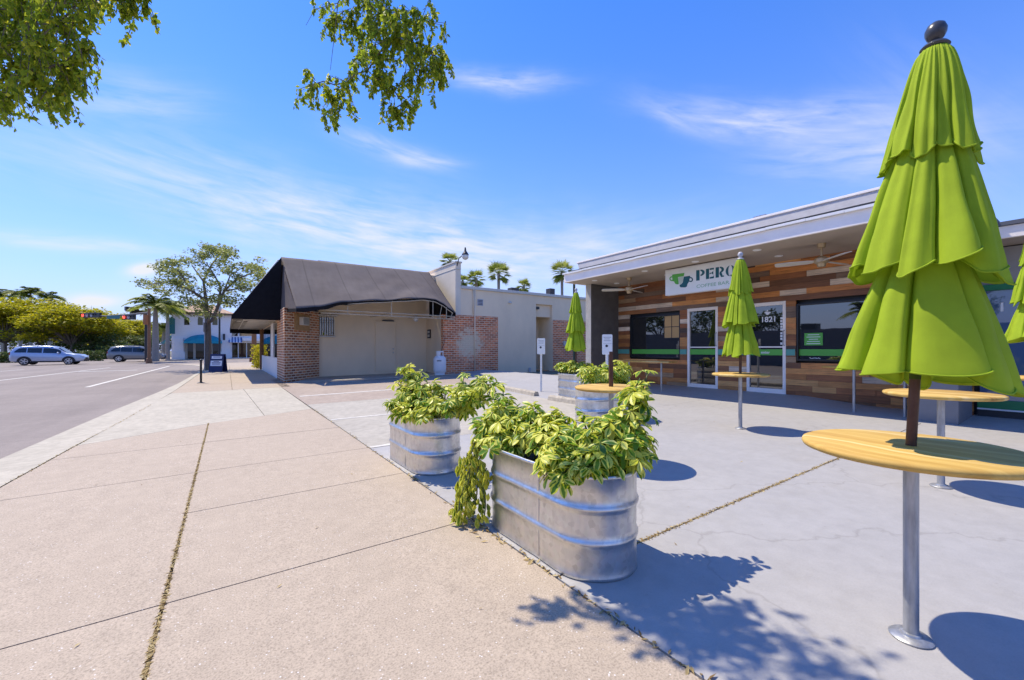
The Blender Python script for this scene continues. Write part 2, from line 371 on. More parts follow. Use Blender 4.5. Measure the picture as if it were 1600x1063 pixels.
def variegated():
    m, nt, b, out = nmat('variegated_leaf'); at = N(nt, 'ShaderNodeAttribute', attribute_name='tint')
    sp = N(nt, 'ShaderNodeSeparateColor'); nt.links.new(at.outputs['Color'], sp.inputs[0])
    # red: 0 midrib .. 1 margin, green: how much yellow this leaf carries, blue: shade variation
    n = noisen(nt, objc(nt), 55, 3, .6)
    a = N(nt, 'ShaderNodeMath', operation='MULTIPLY_ADD'); nt.links.new(n, a.inputs[0]); a.inputs[1].default_value = .7; nt.links.new(sp.outputs[0], a.inputs[2])
    s = N(nt, 'ShaderNodeMath', operation='ADD'); nt.links.new(a.outputs[0], s.inputs[0]); nt.links.new(sp.outputs[1], s.inputs[1])
    k = N(nt, 'ShaderNodeMapRange'); k.inputs[1].default_value = .98; k.inputs[2].default_value = 1.22; nt.links.new(s.outputs[0], k.inputs[0])
    g = ramp(nt, sp.outputs[2], [(0, (.05, .15, .008)), (1, (.22, .40, .016))])
    y = ramp(nt, sp.outputs[2], [(0, (.62, .64, .03)), (1, (.92, .88, .20))])
    col = mix(nt, k.outputs[0], g, y)
    nt.links.new(col, b.inputs['Base Color']); b.inputs['Roughness'].default_value = .38; b.inputs['Specular IOR Level'].default_value = .4
    tr = N(nt, 'ShaderNodeBsdfTranslucent'); nt.links.new(col, tr.inputs[0])
    mx = N(nt, 'ShaderNodeMixShader'); mx.inputs[0].default_value = .38
    nt.links.new(b.outputs[0], mx.inputs[1]); nt.links.new(tr.outputs[0], mx.inputs[2]); nt.links.new(mx.outputs[0], out.inputs[0])
    return m
M['varieg'] = variegated()
def carpaint(name, col, metal=.5):
    m, nt, b, out = nmat(name); b.inputs['Base Color'].default_value = C4(col); b.inputs['Metallic'].default_value = metal
    b.inputs['Roughness'].default_value = .3; b.inputs['Coat Weight'].default_value = .7; b.inputs['Coat Roughness'].default_value = .05
    return m
M['silver'] = carpaint('silver_blue_paint', (.42, .48, .60)); M['greycar'] = carpaint('grey_paint', (.20, .20, .205)); M['whitecar'] = carpaint('white_car_paint', (.7, .7, .7), 0)
M['tyre'] = simple('tyre_rubber', (.02, .02, .022), .85); M['rim'] = simple('alloy_rim', (.55, .56, .58), .3, metal=.8)
M['lampred'] = flat('red_lens', (.4, .02, .02), .2); M['lens'] = flat('clear_lens', (.7, .72, .75), .15)
def emit(name, col, st):
    m, nt, b, out = nmat(name); b.inputs['Base Color'].default_value = C4(col); b.inputs['Emission Color'].default_value = C4(col); b.inputs['Emission Strength'].default_value = st
    return m
M['redlight'] = emit('red_signal', (1, .08, .05), 1.2); M['downlight'] = emit('downlight', (1, .93, .8), 1.0)

def text_mesh(name, body, size, mat, parent, origin, xdir, ydir, bold=.0, extrude=.002, align='LEFT', xs=1):
    cu = bpy.data.curves.new(name + '_curve', 'FONT'); cu.body = body; cu.size = size; cu.offset = bold; cu.extrude = extrude; cu.align_x = align; cu.resolution_u = 4
    tmp = bpy.data.objects.new('tmp', cu); COL.objects.link(tmp)
    dg = bpy.context.evaluated_depsgraph_get(); dg.update()
    me = bpy.data.meshes.new_from_object(tmp.evaluated_get(dg)); bpy.data.objects.remove(tmp)
    x = Vector(xdir).normalized(); y = Vector(ydir).normalized(); z = x.cross(y)
    mt = Matrix((( x.x*xs, y.x, z.x, origin[0]), (x.y*xs, y.y, z.y, origin[1]), (x.z*xs, y.z, z.z, origin[2]), (0, 0, 0, 1)))
    me.transform(mt); me.materials.clear(); me.materials.append(mat); me.name = name
    o = bpy.data.objects.new(name, me); COL.objects.link(o)
    if parent is not None:
        o.parent = parent
        if parent.type == 'EMPTY': o.matrix_parent_inverse = Matrix.Translation(-Vector(parent.location))
    return o
SUN, SKY, SAT, CLD, EXPO = 2.9, .15, 1.3, 3.0, .98
HZ = (1.85, 2.12, 3.5)
# ================================================================ GROUND
def sheet(name, polys, dz, mat, thick=.02, kind='structure', cat=None):
    mb = MB()
    for p in polys:
        mb.prism([(x, y, gz(x)+dz) for x, y in p], (0, 0, -thick))
    return tag(build(name, mb, mat), kind=kind)
mb = MB(); mb.add([(-500, -300, gz(-500)-.12), (500, -300, gz(500)-.12), (500, 700, gz(500)-.12), (-500, 700, gz(-500)-.12)], [(0, 1, 2, 3)])
tag(build('ground', mb, simple('ground_soil', (.16, .15, .10), .95, var=.3, scale=.3), fixn=False), kind='structure')
edge = [(-2.25, -30), (-2.2, 5), (-2.13, 7.2), (-1.9, 11.8), (-1.66, 15.5), (-1.47, 19.1), (-1.36, 24), (-1.3, 28.5), (-1.25, 34), (-1.6, 39), (-2.6, 42.5), (-4.6, 44.5)]
seam = [(-1.72, -30), (-1.68, 5), (-1.58, 7.5), (-1.47, 9.6), (-1.36, 12.5), (-1.27, 15.5), (-1.22, 19.1), (-1.16, 24), (-1.12, 28.5), (-1.07, 34), (-1.4, 38.8), (-2.4, 42.2), (-4.4, 44.2)]
road = [(-70, -30)] + edge + [(60, 45.2), (60, 61), (-6, 61.5), (-8, 64), (-8.6, 80), (-9, 120), (-26, 120), (-24, 66), (-70, 64)]
mb = MB(); vs = [(x, y, gz(x)-.03) for x, y in road[::-1]]; mb.add(vs, [tuple(range(len(vs)))])
tag(build('road', mb, M['asphalt'], fixn=False), kind='structure')
mb = MB(); rows = []
for (a, s) in zip(edge, seam):
    hgt = 0 if 6 < a[1] < 18 else 0
    rows.append([(a[0], a[1], gz(a[0])-.05), (a[0]+.005, a[1], gz(a[0])-.018), ((a[0]+s[0])/2, (a[1]+s[1])/2, gz(a[0])-.012), (s[0]-.008, s[1], gz(s[0])+.0)])
mb.grid(rows); tag(build('gutter', mb, M['apron']), kind='structure')
# the soil seen in the joints
mb = MB(); mb.add([(-1.75, -6, gz(-1.75)-.02), (9.9, -6, gz(9.9)-.02), (9.9, 18, gz(9.9)-.02), (-1.35, 18, gz(-1.35)-.02)], [(0, 1, 2, 3)])
tag(build('joint_bed', mb, M['bed'], fixn=False), kind='structure')
# pavement slabs
def seamx(y):
    for i in range(len(seam)-1):
        if seam[i][1] <= y <= seam[i+1][1]:
            k = (y-seam[i][1])/(seam[i+1][1]-seam[i][1]); return seam[i][0]+k*(seam[i+1][0]-seam[i][0])
    return seam[-1][0]
slabs = []; g = .005
ys = [-6, -3.2, -.4, 2.55, 5.1, 6.65]
for i in range(len(ys)-1):
    y0, y1 = ys[i]+g, ys[i+1]-g
    slabs.append([(seamx(y0)+.006, y0), (-.257, y0), (-.257, y1), (seamx(y1)+.006, y1)])
slabs.append([(seamx(6.66)+.006, 6.655), (-.258, 6.655), (-.252, 8.32), (seamx(7.45)+.006, 7.45)])
ysr = [-6, -3.2, -.4, 2.55, 3.87, 5.1, 6.68]
for i in range(len(ysr)-1):
    y0, y1 = ysr[i]+g, ysr[i+1]-g
    slabs.append([(-.242, y0), (1.40, y0), (1.40, y1), (-.242, y1)])
slabs.append([(-.238, 6.69), (1.40, 6.69), (1.38, 9.06), (-.246, 8.33)])
sheet('sidewalk', slabs, 0, M['sidewalk'])
ap = [[(seamx(7.5)+.008, 7.465), (-.25, 8.335), (.55, 8.69), (.40, 14.8), (seamx(14.8)+.008, 14.8)],
      [(.56, 8.695), (1.38, 9.075), (1.39, 14.8), (.41, 14.8)]]
sheet('driveway_apron', ap, 0, M['apron'])
far = []
for y0 in range(0, 9):
    a = 14.82 + y0*3.0; b = a + 2.985
    far.append([(seamx(a)+.008, a), (.12, a), (.12, b), (seamx(b)+.008, b)])
    far.append([(.13, a), (1.66, a), (1.66, b), (.13, b)])
far.append([(-2.2, 41.9), (1.9, 41.85), (1.9, 44.6), (-4.2, 44.3)])
sheet('sidewalk', far, 0, M['sidewalk'])
# painted forecourt, parking bays, old paving
pl = []
for (a, b) in ((-6, -1.9), (-1.89, 1.643), (1.657, 5.045)):
    pl.append([(1.412, a), (8.4, a), (8.4, b), (1.412, b)])
pl.append([(6.0, 5.05), (8.4, 5.05), (8.4, 16.6), (6.0, 9.8)])
sheet('forecourt', pl, 0, M['plaza'])
sheet('parking_lot', [[(1.412, 5.052), (5.996, 5.052), (5.996, 9.796), (1.412, 9.796)]], 0, M['lot'])
sheet('old_paving', [[(1.412, 9.805), (5.99, 9.805), (8.395, 16.65), (8.395, 18.7), (1.40, 18.7)]], 0, M['lot_old'])
rampz = [(4.3, .245), (8.5, .245)]
mb = MB()
# forecourt against the building, with the entrance ramp rising to the doors
def fz(x, y):
    k = max(0, min(1, (x-8.4)/1.3)); k = k*k*(3-2*k) if False else k
    if y < 2.2: hgt = .16
    elif y < 4.0: hgt = .16 + (.255-.16)*max(0, min(1, (y-2.6)/1.0))
    else: hgt = .255
    return gz(8.4) + (hgt-gz(8.4))*k
yy = [-8, -4, 0, 2.2, 2.6, 2.85, 3.1, 3.35, 3.6, 4.0, 6, 8, 8.6, 9.2, 12, 18]
rows = [[(x, y, fz(x, y)) for x in (8.401, 8.7, 9.0, 9.3, 9.6, 9.9)] for y in yy]
mb.grid(rows); tag(build('entrance_ramp', mb, M['plaza'], smooth=True), kind='structure')
# painted bay lines
def lines(name, segs, z=.004):
    mb = MB()
    for (x0, y0, x1, y1, w) in segs:
        d = Vector((x1-x0, y1-y0, 0)).normalized(); n = Vector((-d.y, d.x, 0))*w/2
        mb.prism([(x0+n.x, y0+n.y, gz(x0+n.x)+z), (x0-n.x, y0-n.y, gz(x0-n.x)+z), (x1-n.x, y1-n.y, gz(x1-n.x)+z), (x1+n.x, y1+n.y, gz(x1+n.x)+z)], (0, 0, -.003))
    return tag(build(name, mb, M['paint']), kind='structure')
lines('bay_markings', [(1.44, 7.45, 4.6, 7.4, .08), (1.42, 5.1, 2.6, 5.1, .08), (1.5, 11.6, 8.0, 11.9, .16), (3.0, 15.55, 4.1, 15.5, .12)])
lines('road_markings', [(-3.9, 19.7, -3.6, 40.5, .14), (-8.1, 26, -6.95, 41, .14), (-7.2, 34.6, -4.6, 34.4, .35), (-13, 27, -11.4, 42, .12), (-3.2, 43.2, 3, 43.4, .3)], -.026)
sheet('far_pavement', [[(-8.2, 61.6), (60, 61.2), (60, 90), (-8.8, 90)]], 0, M['sidewalk'], .1)
# park ground beyond the cross street
mb = MB(); mb.prism([(-120, 64.5, -.6), (-24.5, 66.5, -.28), (-26.5, 140, -.28), (-120, 140, -.6)], (0, 0, -.2))
tag(build('park_ground', mb, simple('park_ground', (.20, .20, .09), .95, var=.3, scale=.6)), kind='structure')

# ================================================================ LEAF LITTER
def litter(name, n, place, size=(.014, .034), seed=1):
    r = random.Random(seed); mb = MB()
    for i in range(n):
        x, y, z = place(r)
        L = r.uniform(*size); w = L*r.uniform(.18, .34); a = r.uniform(0, 6.28); ti = r.random()
        d = Vector((math.cos(a), math.sin(a), r.uniform(-.3, .5))); s = Vector((-math.sin(a), math.cos(a), r.uniform(-.4, .4)))*w
        c = Vector((x, y, z+.003+r.random()*.006))
        mb.add([c-d*L, c-s, c+d*L, c+s+Vector((0, 0, w*.5))], [(0, 1, 2), (0, 2, 3)], (ti, ti, ti))
    return tag(build(name, mb, M['litter'], fixn=False), kind='stuff')
def inj(r):
    y = -1.2 + 9.6*r.random()**1.25; k = max(.3, 1-(y/11))
    return (-.25 + r.gauss(0, .0075)*k, y, gz(-.25)-.005)
litter('dry_leaves_in_joint', 3400, inj, (.006, .019), 3)
def edgej(r):
    y = r.uniform(.2, 9.2)
    if r.random() < .35: y = r.choice([r.gauss(1.45, .2), r.gauss(2.5, .12), r.gauss(3.55, .15), r.gauss(.75, .12)])
    return (1.408 + r.gauss(0, .012), y, gz(1.4)-.003)
litter('dry_leaves_along_forecourt', 420, edgej, (.008, .026), 5)
litter('dry_leaves_in_joint', 1500, lambda r: (lambda x: (x, 1.65+r.gauss(0, .009), gz(x)-.004))(1.45+4.6*r.random()), (.006, .017), 8)
litter('dry_leaves_in_joint', 420, lambda r: (lambda y: (seamx(y)+r.gauss(0, .010), y, gz(seamx(y))-.002))(r.uniform(3.2, 12)), (.006, .02), 9)
litter('scattered_leaves', 60, lambda r: (lambda x, y: (x, y, gz(x)))(r.uniform(-1.2, 6.5), r.uniform(.3, 7)), (.006, .018), 12)

# ================================================================ CAFE
cafe = thing('cafe_building', 'low coffee bar with reclaimed plank front, deep grey roof overhang and two glass doors', 'building', (9.75, 4, .2))
FX = 9.75
openings = [(6.47, 8.11, .96, 2.14), (5.455, 6.26, .2, 2.235), (3.98, 4.785, .2, 2.225), (1.95, 3.79, .96, 2.14)]
Z0, Z1 = .10, 3.07
# core walls behind the planks
mb = MB(); mb.box(FX+.14, 17, 1.25, 8.72, -.2, 3.5); 
build('wall', mb, M['dark'], cafe)
mb = MB(); pr = random.Random(21)
pal = [(.66, .30, .09), (.55, .22, .06), (.33, .125, .042), (.21, .09, .038), (.09, .053, .034), (.46, .30, .17), (.76, .62, .47), (.20, .13, .085), (.70, .36, .12), (.46, .19, .06)]
wt = [12, 12, 11, 8, 8, 8, 10, 8, 11, 10]
row = .1175; nrow = int(math.ceil((Z1-Z0)/row))
for i in range(nrow):
    z0 = Z0+i*row; z1 = min(z0+row, Z1); zc = (z0+z1)/2
    segs = [(1.3, 8.55)]
    for (a, b, c, d) in openings:
        if z1 > c+.02 and z0 < d-.02:
            ns = []
            for (s, e) in segs:
                if b <= s or a >= e: ns.append((s, e))
                else:
                    if a > s: ns.append((s, a))
                    if b < e: ns.append((b, e))
            segs = ns
    for (s, e) in segs:
        y = s
        while y < e-.02:
            L = pr.choice([.5, .9, 1.2, 1.5, 1.9, 2.3] if zc > .95 else [.4, .6, .9, 1.2]); y2 = min(e, y+L)
            if e-y2 < .18: y2 = e
            c = list(pr.choices(pal, [8, 10, 15, 13, 8, 4, 9, 7, 4, 12] if zc > .95 else [14, 12, 10, 6, 2, 10, 3, 3, 16, 10])[0])
            if zc < .95 and c[0] < .15: c = [.24, .11, .045]
            k = pr.uniform(.75, 1.25); c = tuple(v*k for v in c)
            th = pr.uniform(.010, .026)
            mb.box(FX-th, FX+.025, y+.0015, y2-.0015, z0+.0015, z1-.0015, c)
            y = y2
build('plank_cladding', mb, M['plank'], cafe)
# stripe pieces on the wood
def stripe(y0, y1, x, mat, nm='stripe'):
    mb = MB(); mb.box(x-.004, x+.001, y0, y1, 1.07, 1.20); return build(nm, mb, mat, cafe)
for (a, b) in ((8.11, 8.54), (6.27, 6.46), (4.80, 5.445), (3.80, 3.97), (1.32, 1.94)): stripe(a, b, FX-.03, M['tealv'])
def window(y0, y1, z0, z1, label=None):
    f = MB(); w = .035
    f.box(FX-.005, FX+.12, y0, y0+w, z0, z1); f.box(FX-.005, FX+.12, y1-w, y1, z0, z1)
    f.box(FX-.005, FX+.12, y0+w, y1-w, z0, z0+w); f.box(FX-.005, FX+.12, y0+w, y1-w, z1-w, z1)
    wf = build('window', f, M['black'], cafe, bevel=.003)
    p = MB(); p.box(FX+.05, FX+.06, y0+w-.002, y1-w+.002, z0+w-.002, z1-w+.002); build('pane', p, M['glass'], wf)
    s = MB(); s.box(FX+.045, FX+.0495, y0+w, y1-w, 1.07, 1.20); build('stripe', s, M['green'], wf)
    return wf
w1 = window(*openings[0]); w2 = window(*openings[3])
# orange light seen in the left window's glass, painted as a paned panel
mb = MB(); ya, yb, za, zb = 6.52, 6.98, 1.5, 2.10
mb.box(FX+.040, FX+.0475, ya, yb, za, zb); fp = build('amber_glass_view', mb, M['amber'], w1)
mb = MB()
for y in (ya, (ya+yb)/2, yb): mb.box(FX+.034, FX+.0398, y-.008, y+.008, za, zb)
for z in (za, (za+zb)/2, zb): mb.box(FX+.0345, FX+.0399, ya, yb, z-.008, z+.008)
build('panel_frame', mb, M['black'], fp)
def door(y0, y1, zb, zt, hinge):
    f = MB(); w = .062
    f.box(FX-.02, FX+.07, y0, y0+w, zb, zt); f.box(FX-.02, FX+.07, y1-w, y1, zb, zt)
    f.box(FX-.02, FX+.07, y0+w, y1-w, zb, zb+.10); f.box(FX-.02, FX+.07, y0+w, y1-w, zt-.075, zt)
    f.box(FX-.012, FX+.06, y0+w, y1-w, 1.235, 1.265)
    d = build('door', f, M['fascia'], cafe, bevel=.004)
    p = MB(); p.box(FX+.02, FX+.03, y0+w-.002, y1-w+.002, zb+.1, zt-.07); build('pane', p, M['glass'], d)
    s = MB(); s.box(FX+.012, FX+.0195, y0+w, y1-w, 1.07, 1.20); build('stripe', s, M['green'], d)
    h = MB(); hy = y0+w*.5 if hinge else y1-w*.5
    h.tube([(FX-.02, hy, 1.28), (FX-.075, hy, 1.3), (FX-.075, hy, 1.58), (FX-.02, hy, 1.6)], .011, 8); build('handle', h, M['postgalv'], d, smooth=True)
    return d
d1 = door(5.455, 6.26, .235, 2.235, True); d2 = door(3.98, 4.785, .245, 2.225, True)
XD, YD = (0, -1, 0), (0, 0, 1)
text_mesh('number', '1821', .165, M['vinyl'], d2, (FX+.018, 4.50, 1.80), XD, YD, .003, .001)
text_mesh('lettering', 'enter', .085, M['vinyl'], d2, (FX+.010, 4.49, 1.105), XD, YD, .001, .001)
mb = MB()   # small cup mark over the number
c0 = Vector((FX+.017, 4.355, 2.0))
def cuppoly(c, s, pts): return [(c.x, c.y - p[0]*s, c.z + p[1]*s) for p in pts]
mb.prism(cuppoly(c0, .09, [(-.55, .25), (-.4, -.3), (-.15, -.5), (.15, -.5), (.4, -.3), (.55, .25)]), (.001, 0, 0))
mb.prism(cuppoly(c0, .09, [(-.75, .2), (-.55, .2), (-.45, -.1), (-.6, -.1)]), (.001, 0, 0))
mb.prism(cuppoly(c0, .09, [(.55, .2), (.75, .2), (.6, -.1), (.45, -.1)]), (.001, 0, 0))
mb.prism(cuppoly(c0, .09, [(0, .35), (.16, .5), (0, .85), (-.16, .5)]), (.001, 0, 0))
build('cup_mark', mb, M['vinyl'], d2)
mb = MB()  # white hours strip beside the handle
for i, z in enumerate([1.30, 1.40, 1.46, 1.52, 1.60, 1.66, 1.72, 1.78, 1.84]): mb.box(FX+.016, FX+.0185, 4.052+.01*(i % 2), 4.10, z, z+.045)
build('hours_lettering', mb, M['vinyl'], d2)
mb = MB(); mb.box(FX+.040, FX+.0455, 3.34, 3.66, 1.28, 1.53); nt_ = build('green_notice', mb, M['green'], w2)
mb = MB()
for i in range(5):
    z = 1.50-.045*i; ww = [.10, .12, .08, .11, .12][i]; mb.box(FX+.0385, FX+.0399, 3.5-ww, 3.5+ww, z-.012, z)
build('notice_lettering', mb, M['vinyl'], nt_)
mb = MB()   # small white scribble below the stripe
for i in range(4): mb.obox((FX+.046, 3.40+.05*i, 1.02), (.002, .045, .012), Matrix.Rotation(.5-(i*.37) % 1, 3, 'X'))
build('window_lettering', mb, M['vinyl'], w2)
# roof
RY0, RY1 = 1.28, 8.75
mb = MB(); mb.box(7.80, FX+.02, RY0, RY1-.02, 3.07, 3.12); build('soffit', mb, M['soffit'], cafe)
mb = MB(); mb.box(7.75, 7.80, RY0, RY1, 3.055, 3.27); mb.box(7.80, 9.7, RY1-.02, RY1+.03, 3.055, 3.27); build('fascia', mb, M['fascia'], cafe, bevel=.006)
mb = MB(); y = RY0; gr = random.Random(4)
while y < RY1:   # metal drip edge laid in lapped lengths
    y2 = min(RY1+.02, y+gr.uniform(.5, .62)); dz = gr.uniform(-.004, .004)
    mb.box(7.70, 7.815, y, y2-.006, 3.272+dz, 3.312+dz); y = y2
build('drip_edge', mb, M['white'], cafe)
mb = MB(); mb.box(7.93, 17, RY0, RY1-.1, 3.29, 3.39); build('roof_gap', mb, M['dark'], cafe)
mb = MB(); mb.prism([(7.93, RY0, 3.40), (7.93, 8.35, 3.40), (7.99, 8.45, 3.40), (7.99, 8.45, 3.56), (7.99, RY0, 3.56)][:2] + [(7.96, 8.42, 3.56), (7.96, RY0, 3.56)], (.12, 0, 0))
build('parapet', mb, simple('parapet_paint', (.40, .39, .40), .6, var=.08), cafe)
mb = MB(); mb.box(7.94, 8.12, RY0, 8.46, 3.562, 3.60); build('parapet_cap', mb, M['fascia'], cafe, bevel=.004)
mb = MB(); mb.box(8.10, 17, RY0, 8.5, 3.50, 3.62); build('roof', mb, simple('roof_felt', (.16, .16, .17), .9), cafe)
# wing wall at the left end, pier at the right end
mb = MB(); mb.box(8.585, FX, 8.53, 8.74, 0, 3.068); build('wing_wall', mb, M['wing'], cafe)
mb = MB(); mb.box(8.575, 8.584, 8.53, 8.74, 0, 3.067); build('wing_wall_lit_face', mb, M['wing_lit'], cafe)
mb = MB(); mb.box(8.62, 9.6, 1.30, 1.80, -.05, 3.068); build('pier', mb, simple('pier_grey', (.20, .20, .215), .8, var=.06), cafe)
for X in (8.22, 9.1):
    for Y in (8.04, 6.4, 5.1, 3.85, 2.13):
        mb = MB(); mb.lathe([(.0, 3.066), (.055, 3.066), (.07, 3.058), (.075, 3.069)], (X, Y, 0), 16); q = build('downlight', mb, M['white'], cafe, smooth=True)
mb = MB(); mb.tube([(8.27, 8.9, .05), (8.27, 8.9, 3.2)], .035, 10); build('downpipe', mb, simple('dark_green_pipe', (.012, .03, .025), .5), cafe)
mb = MB(); mb.cyl(9.4, 4.3, 3.6, 3.98, .07); mb.box(9.28, 9.52, 4.18, 4.42, 3.98, 4.03); build('roof_vent', mb, M['postgalv'], cafe)
mb = MB(); mb.tube([(9.3, 4.2, 3.62), (9.3, 4.2, 3.8), (9.3, 3.4, 3.85), (9.2, 2.6, 3.8)], .012, 6); build('roof_cable', mb, M['dark'], cafe)
# counters under the windows
def counter(y0, y1, label, legs):
    t = thing('wall_counter', label, 'counter', (8.95, (y0+y1)/2, .12))
    mb = MB(); mb.box(8.80, 9.16, y0, y1, .872, .90); build('counter_top', mb, M['table'], t, bevel=.006)
    for y in legs:
        mb = MB(); mb.cyl(8.86, y, .11, .872, .022, n=12); mb.cyl(8.86, y, .11, .125, .05, n=14); build('leg', mb, M['postgalv'], t, smooth=True)
counter(6.15, 8.05, 'narrow wooden drink counter under the left window of the coffee bar', (7.4, 6.4))
counter(1.84, 3.02, 'narrow wooden drink counter under the right window, partly behind the big umbrella', (2.57, 1.92))

# cafe sign
sgn = thing('hanging_sign', 'white rectangular shop sign with two cup logo and teal lettering under the overhang', 'sign', (8.45, 5.08, 2.45))
mb = MB(); mb.box(8.45, 8.58, 4.27, 6.0, 2.45, 3.045); build('sign_box', mb, M['white'], sgn, bevel=.006)
mb = MB(); mb.box(8.444, 8.449, 4.30, 5.97, 2.475, 3.02); build('sign_face', mb, M['signface'], sgn)
SX = 8.442
def sp(zx, zy, dx=0):
    p = onX(1030+zx*.0847, 390+zy*.0847, SX-dx); return (SX-dx, p.y, p.z)
def spoly(nm, pts, mat, dx=0):
    mb = MB(); mb.prism([sp(a, b, dx) for a, b in pts], (-.0012, 0, 0)); return build(nm, mb, mat, sgn)
def sring(nm, cx, cy, ro, ri, mat, dx=0, sy=1.0):
    mb = MB(); a = [[sp(cx+r*math.cos(k/20*6.2832), cy+sy*r*math.sin(k/20*6.2832), dx) for k in range(20)] for r in (ro, ri)]
    mb.grid([a[0], a[1]], True); return build(nm, mb, mat, sgn)
spoly('green_cup', [(238, 470), (250, 462), (466, 432), (452, 495), (345, 510), (362, 632), (352, 645), (305, 640), (285, 618), (275, 590), (245, 585)], M['logo_green'])
sring('green_cup_handle', 232, 540, 44, 24, M['logo_green'], .001)
spoly('teal_cup', [(455, 502), (566, 486), (572, 500), (546, 600), (520, 640), (510, 685), (480, 700), (400, 700), (382, 690), (375, 652), (408, 640), (435, 608)], M['logo_teal'])
sring('teal_cup_handle', 578, 556, 46, 25, M['logo_teal'], .001)
spoly('cup_overlap', [(347, 516), (448, 502), (432, 602), (405, 634), (372, 642)], M['logo_mid'])
# lettering of the sign, heavy stencil capitals
def letter(nm, x0, y0, x1, h0, h1, shapes):
    # left foot (x0,y0), right foot follows the sign's own slant; unit box to sign plane
    pl_, pr_ = (x0, y0), (x1, h0)
    tl, tr = (x0, y0-h1), (x1, h0-h1*1.03)
    mb = MB()
    for sh in shapes:
        q = []
        for (u, v) in sh:
            bx = pl_[0]+(pr_[0]-pl_[0])*u; by = pl_[1]+(pr_[1]-pl_[1])*u
            ty = tl[1]+(tr[1]-tl[1])*u
            q.append(sp(bx, by+(ty-by)*v, 0))
        mb.prism(q, (-.0012, 0, 0))
    build(nm, mb, M['logo_teal'], sgn)
def arc(cx, cy, rx, ry, a0, a1, n=10): return [(cx+rx*math.cos(R(a0+(a1-a0)*i/n)), cy+ry*math.sin(R(a0+(a1-a0)*i/n))) for i in range(n+1)]
stem = [(0, 0), (.40, 0), (.40, 1), (0, 1)]
def bowl(): return arc(.5, .70, .5, .30, 90, -90) + arc(.5, .70, .20, .17, -90, 90)
letter('letter', 682, 578, 840, 560, 192, [stem, bowl()])
letter('letter', 862, 550, 1010, 530, 188, [stem, [(.46, .84), (.96, .84), (1, .66), (1, 1), (.46, 1)], [(.46, .42), (.70, .50), (.92, .34), (.92, .70), (.70, .56), (.46, .56)], [(.46, 0), (1, 0), (1, .36), (.94, .18), (.46, .15)]])
letter('letter', 1040, 524, 1195, 503, 190, [stem, bowl(), [(.46, .42), (.72, .42), (.84, .12), (1, .12), (1, 0), (.66, 0), (.46, .32)]])
letter('letter', 1226, 512, 1400, 490, 205, [arc(.5, .52, .5, .48, 100, 260) + arc(.44, .52, .16, .44, 260, 100), arc(.5, .52, .5, .48, 80, -80) + arc(.56, .52, .16, .44, -80, 80), [(.42, .16), (.62, .16), (1.0, -.08), (.72, -.10)]])
o_, e_ = sp(684, 672), sp(1282, 592)
dirx = (Vector(e_)-Vector(o_)).normalized()
tx = text_mesh('lettering', 'COFFEE BAR', .098, M['pale_green'], sgn, (SX, o_[1], 2.535), XD, YD, .0005, .0006, xs=1.32)

# ceiling fans
def fan(loc, rot, label):
    x, y, z = loc
    t = thing('ceiling_fan', label, 'fan', (x, y, 3.07), 'ceiling fans under the coffee bar overhang')
    mb = MB(); mb.lathe([(.0, 3.068), (.07, 3.068), (.06, 3.0), (.02, 2.98), (.018, 2.85), (.05, 2.84), (.11, 2.80), (.115, 2.74), (.07, 2.71), (.06, 2.66), (.0, 2.65)], (x, y, 0), 20); build('motor', mb, M['fanmetal'], t, smooth=True)
    for k in range(3):
        a = rot+k*2.0944; mb = MB(); d = Vector((math.cos(a), math.sin(a), 0)); s = Vector((-d.y, d.x, .22)).normalized()
        c = Vector((x, y, 2.755)); pts = []
        for r_, w in ((.10, .04), (.2, .07), (.45, .085), (.66, .08), (.7, .05)): pts.append((c+d*r_-s*w, c+d*r_+s*w))
        poly = [p[0] for p in pts] + [p[1] for p in pts[::-1]]; mb.prism(poly, (0, 0, .012)); build('blade', mb, M['fanblade'], t)
fan((8.67, 7.24, 0), 2.35, 'brass ceiling fan nearest the dark wing wall, left of the sign')
fan((8.68, 2.98, 0), 1.9, 'brass ceiling fan right of the sign, beside the big umbrella')

# ================================================================ NEIGHBOURING SHOP
nb = thing('shop_building', 'grey shop with green framed glass front at the right edge', 'building', (9.75, -2, .15))
mb = MB(); mb.box(9.79, 17, -9, 1.24, -.1, 2.75); mb.box(9.74, 9.79, -9, 1.24, 2.20, 2.75); build('wall', mb, simple('neighbour_wall', (.33, .32, .32), .8, var=.06), nb)
mb = MB(); mb.box(9.70, 9.79, -9, 1.26, 2.105, 2.195); mb.box(9.70, 9.79, -9, 1.26, .29, .42); build('window_frame', mb, M['store_green'], nb, bevel=.004)
mb = MB(); mb.box(9.69, 9.785, -9, 1.26, .265, .288); build('sill', mb, M['white'], nb)
mb = MB(); mb.box(9.72, 9.785, -9, 1.26, -.05, .264); build('plinth', mb, M['dark'], nb)
mb = MB(); mb.box(9.76, 9.785, -9, 1.24, .42, 2.105); build('pane', mb, M['glass_blue'], nb)
text_mesh('number', '1', .19, M['vinyl'], nb, (9.756, 1.06, 1.78), XD, YD, .004, .001)
mb = MB(); mb.box(9.0, 9.05, -9, 1.26, 2.76, 2.93); build('fascia', mb, M['fascia'], nb, bevel=.005)
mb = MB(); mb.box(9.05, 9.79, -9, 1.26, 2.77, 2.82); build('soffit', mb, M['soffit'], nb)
mb = MB(); mb.box(8.97, 17, -9, 1.26, 2.935, 2.99); build('roof', mb, simple('roof_edge_dark', (.10, .11, .14), .6), nb)
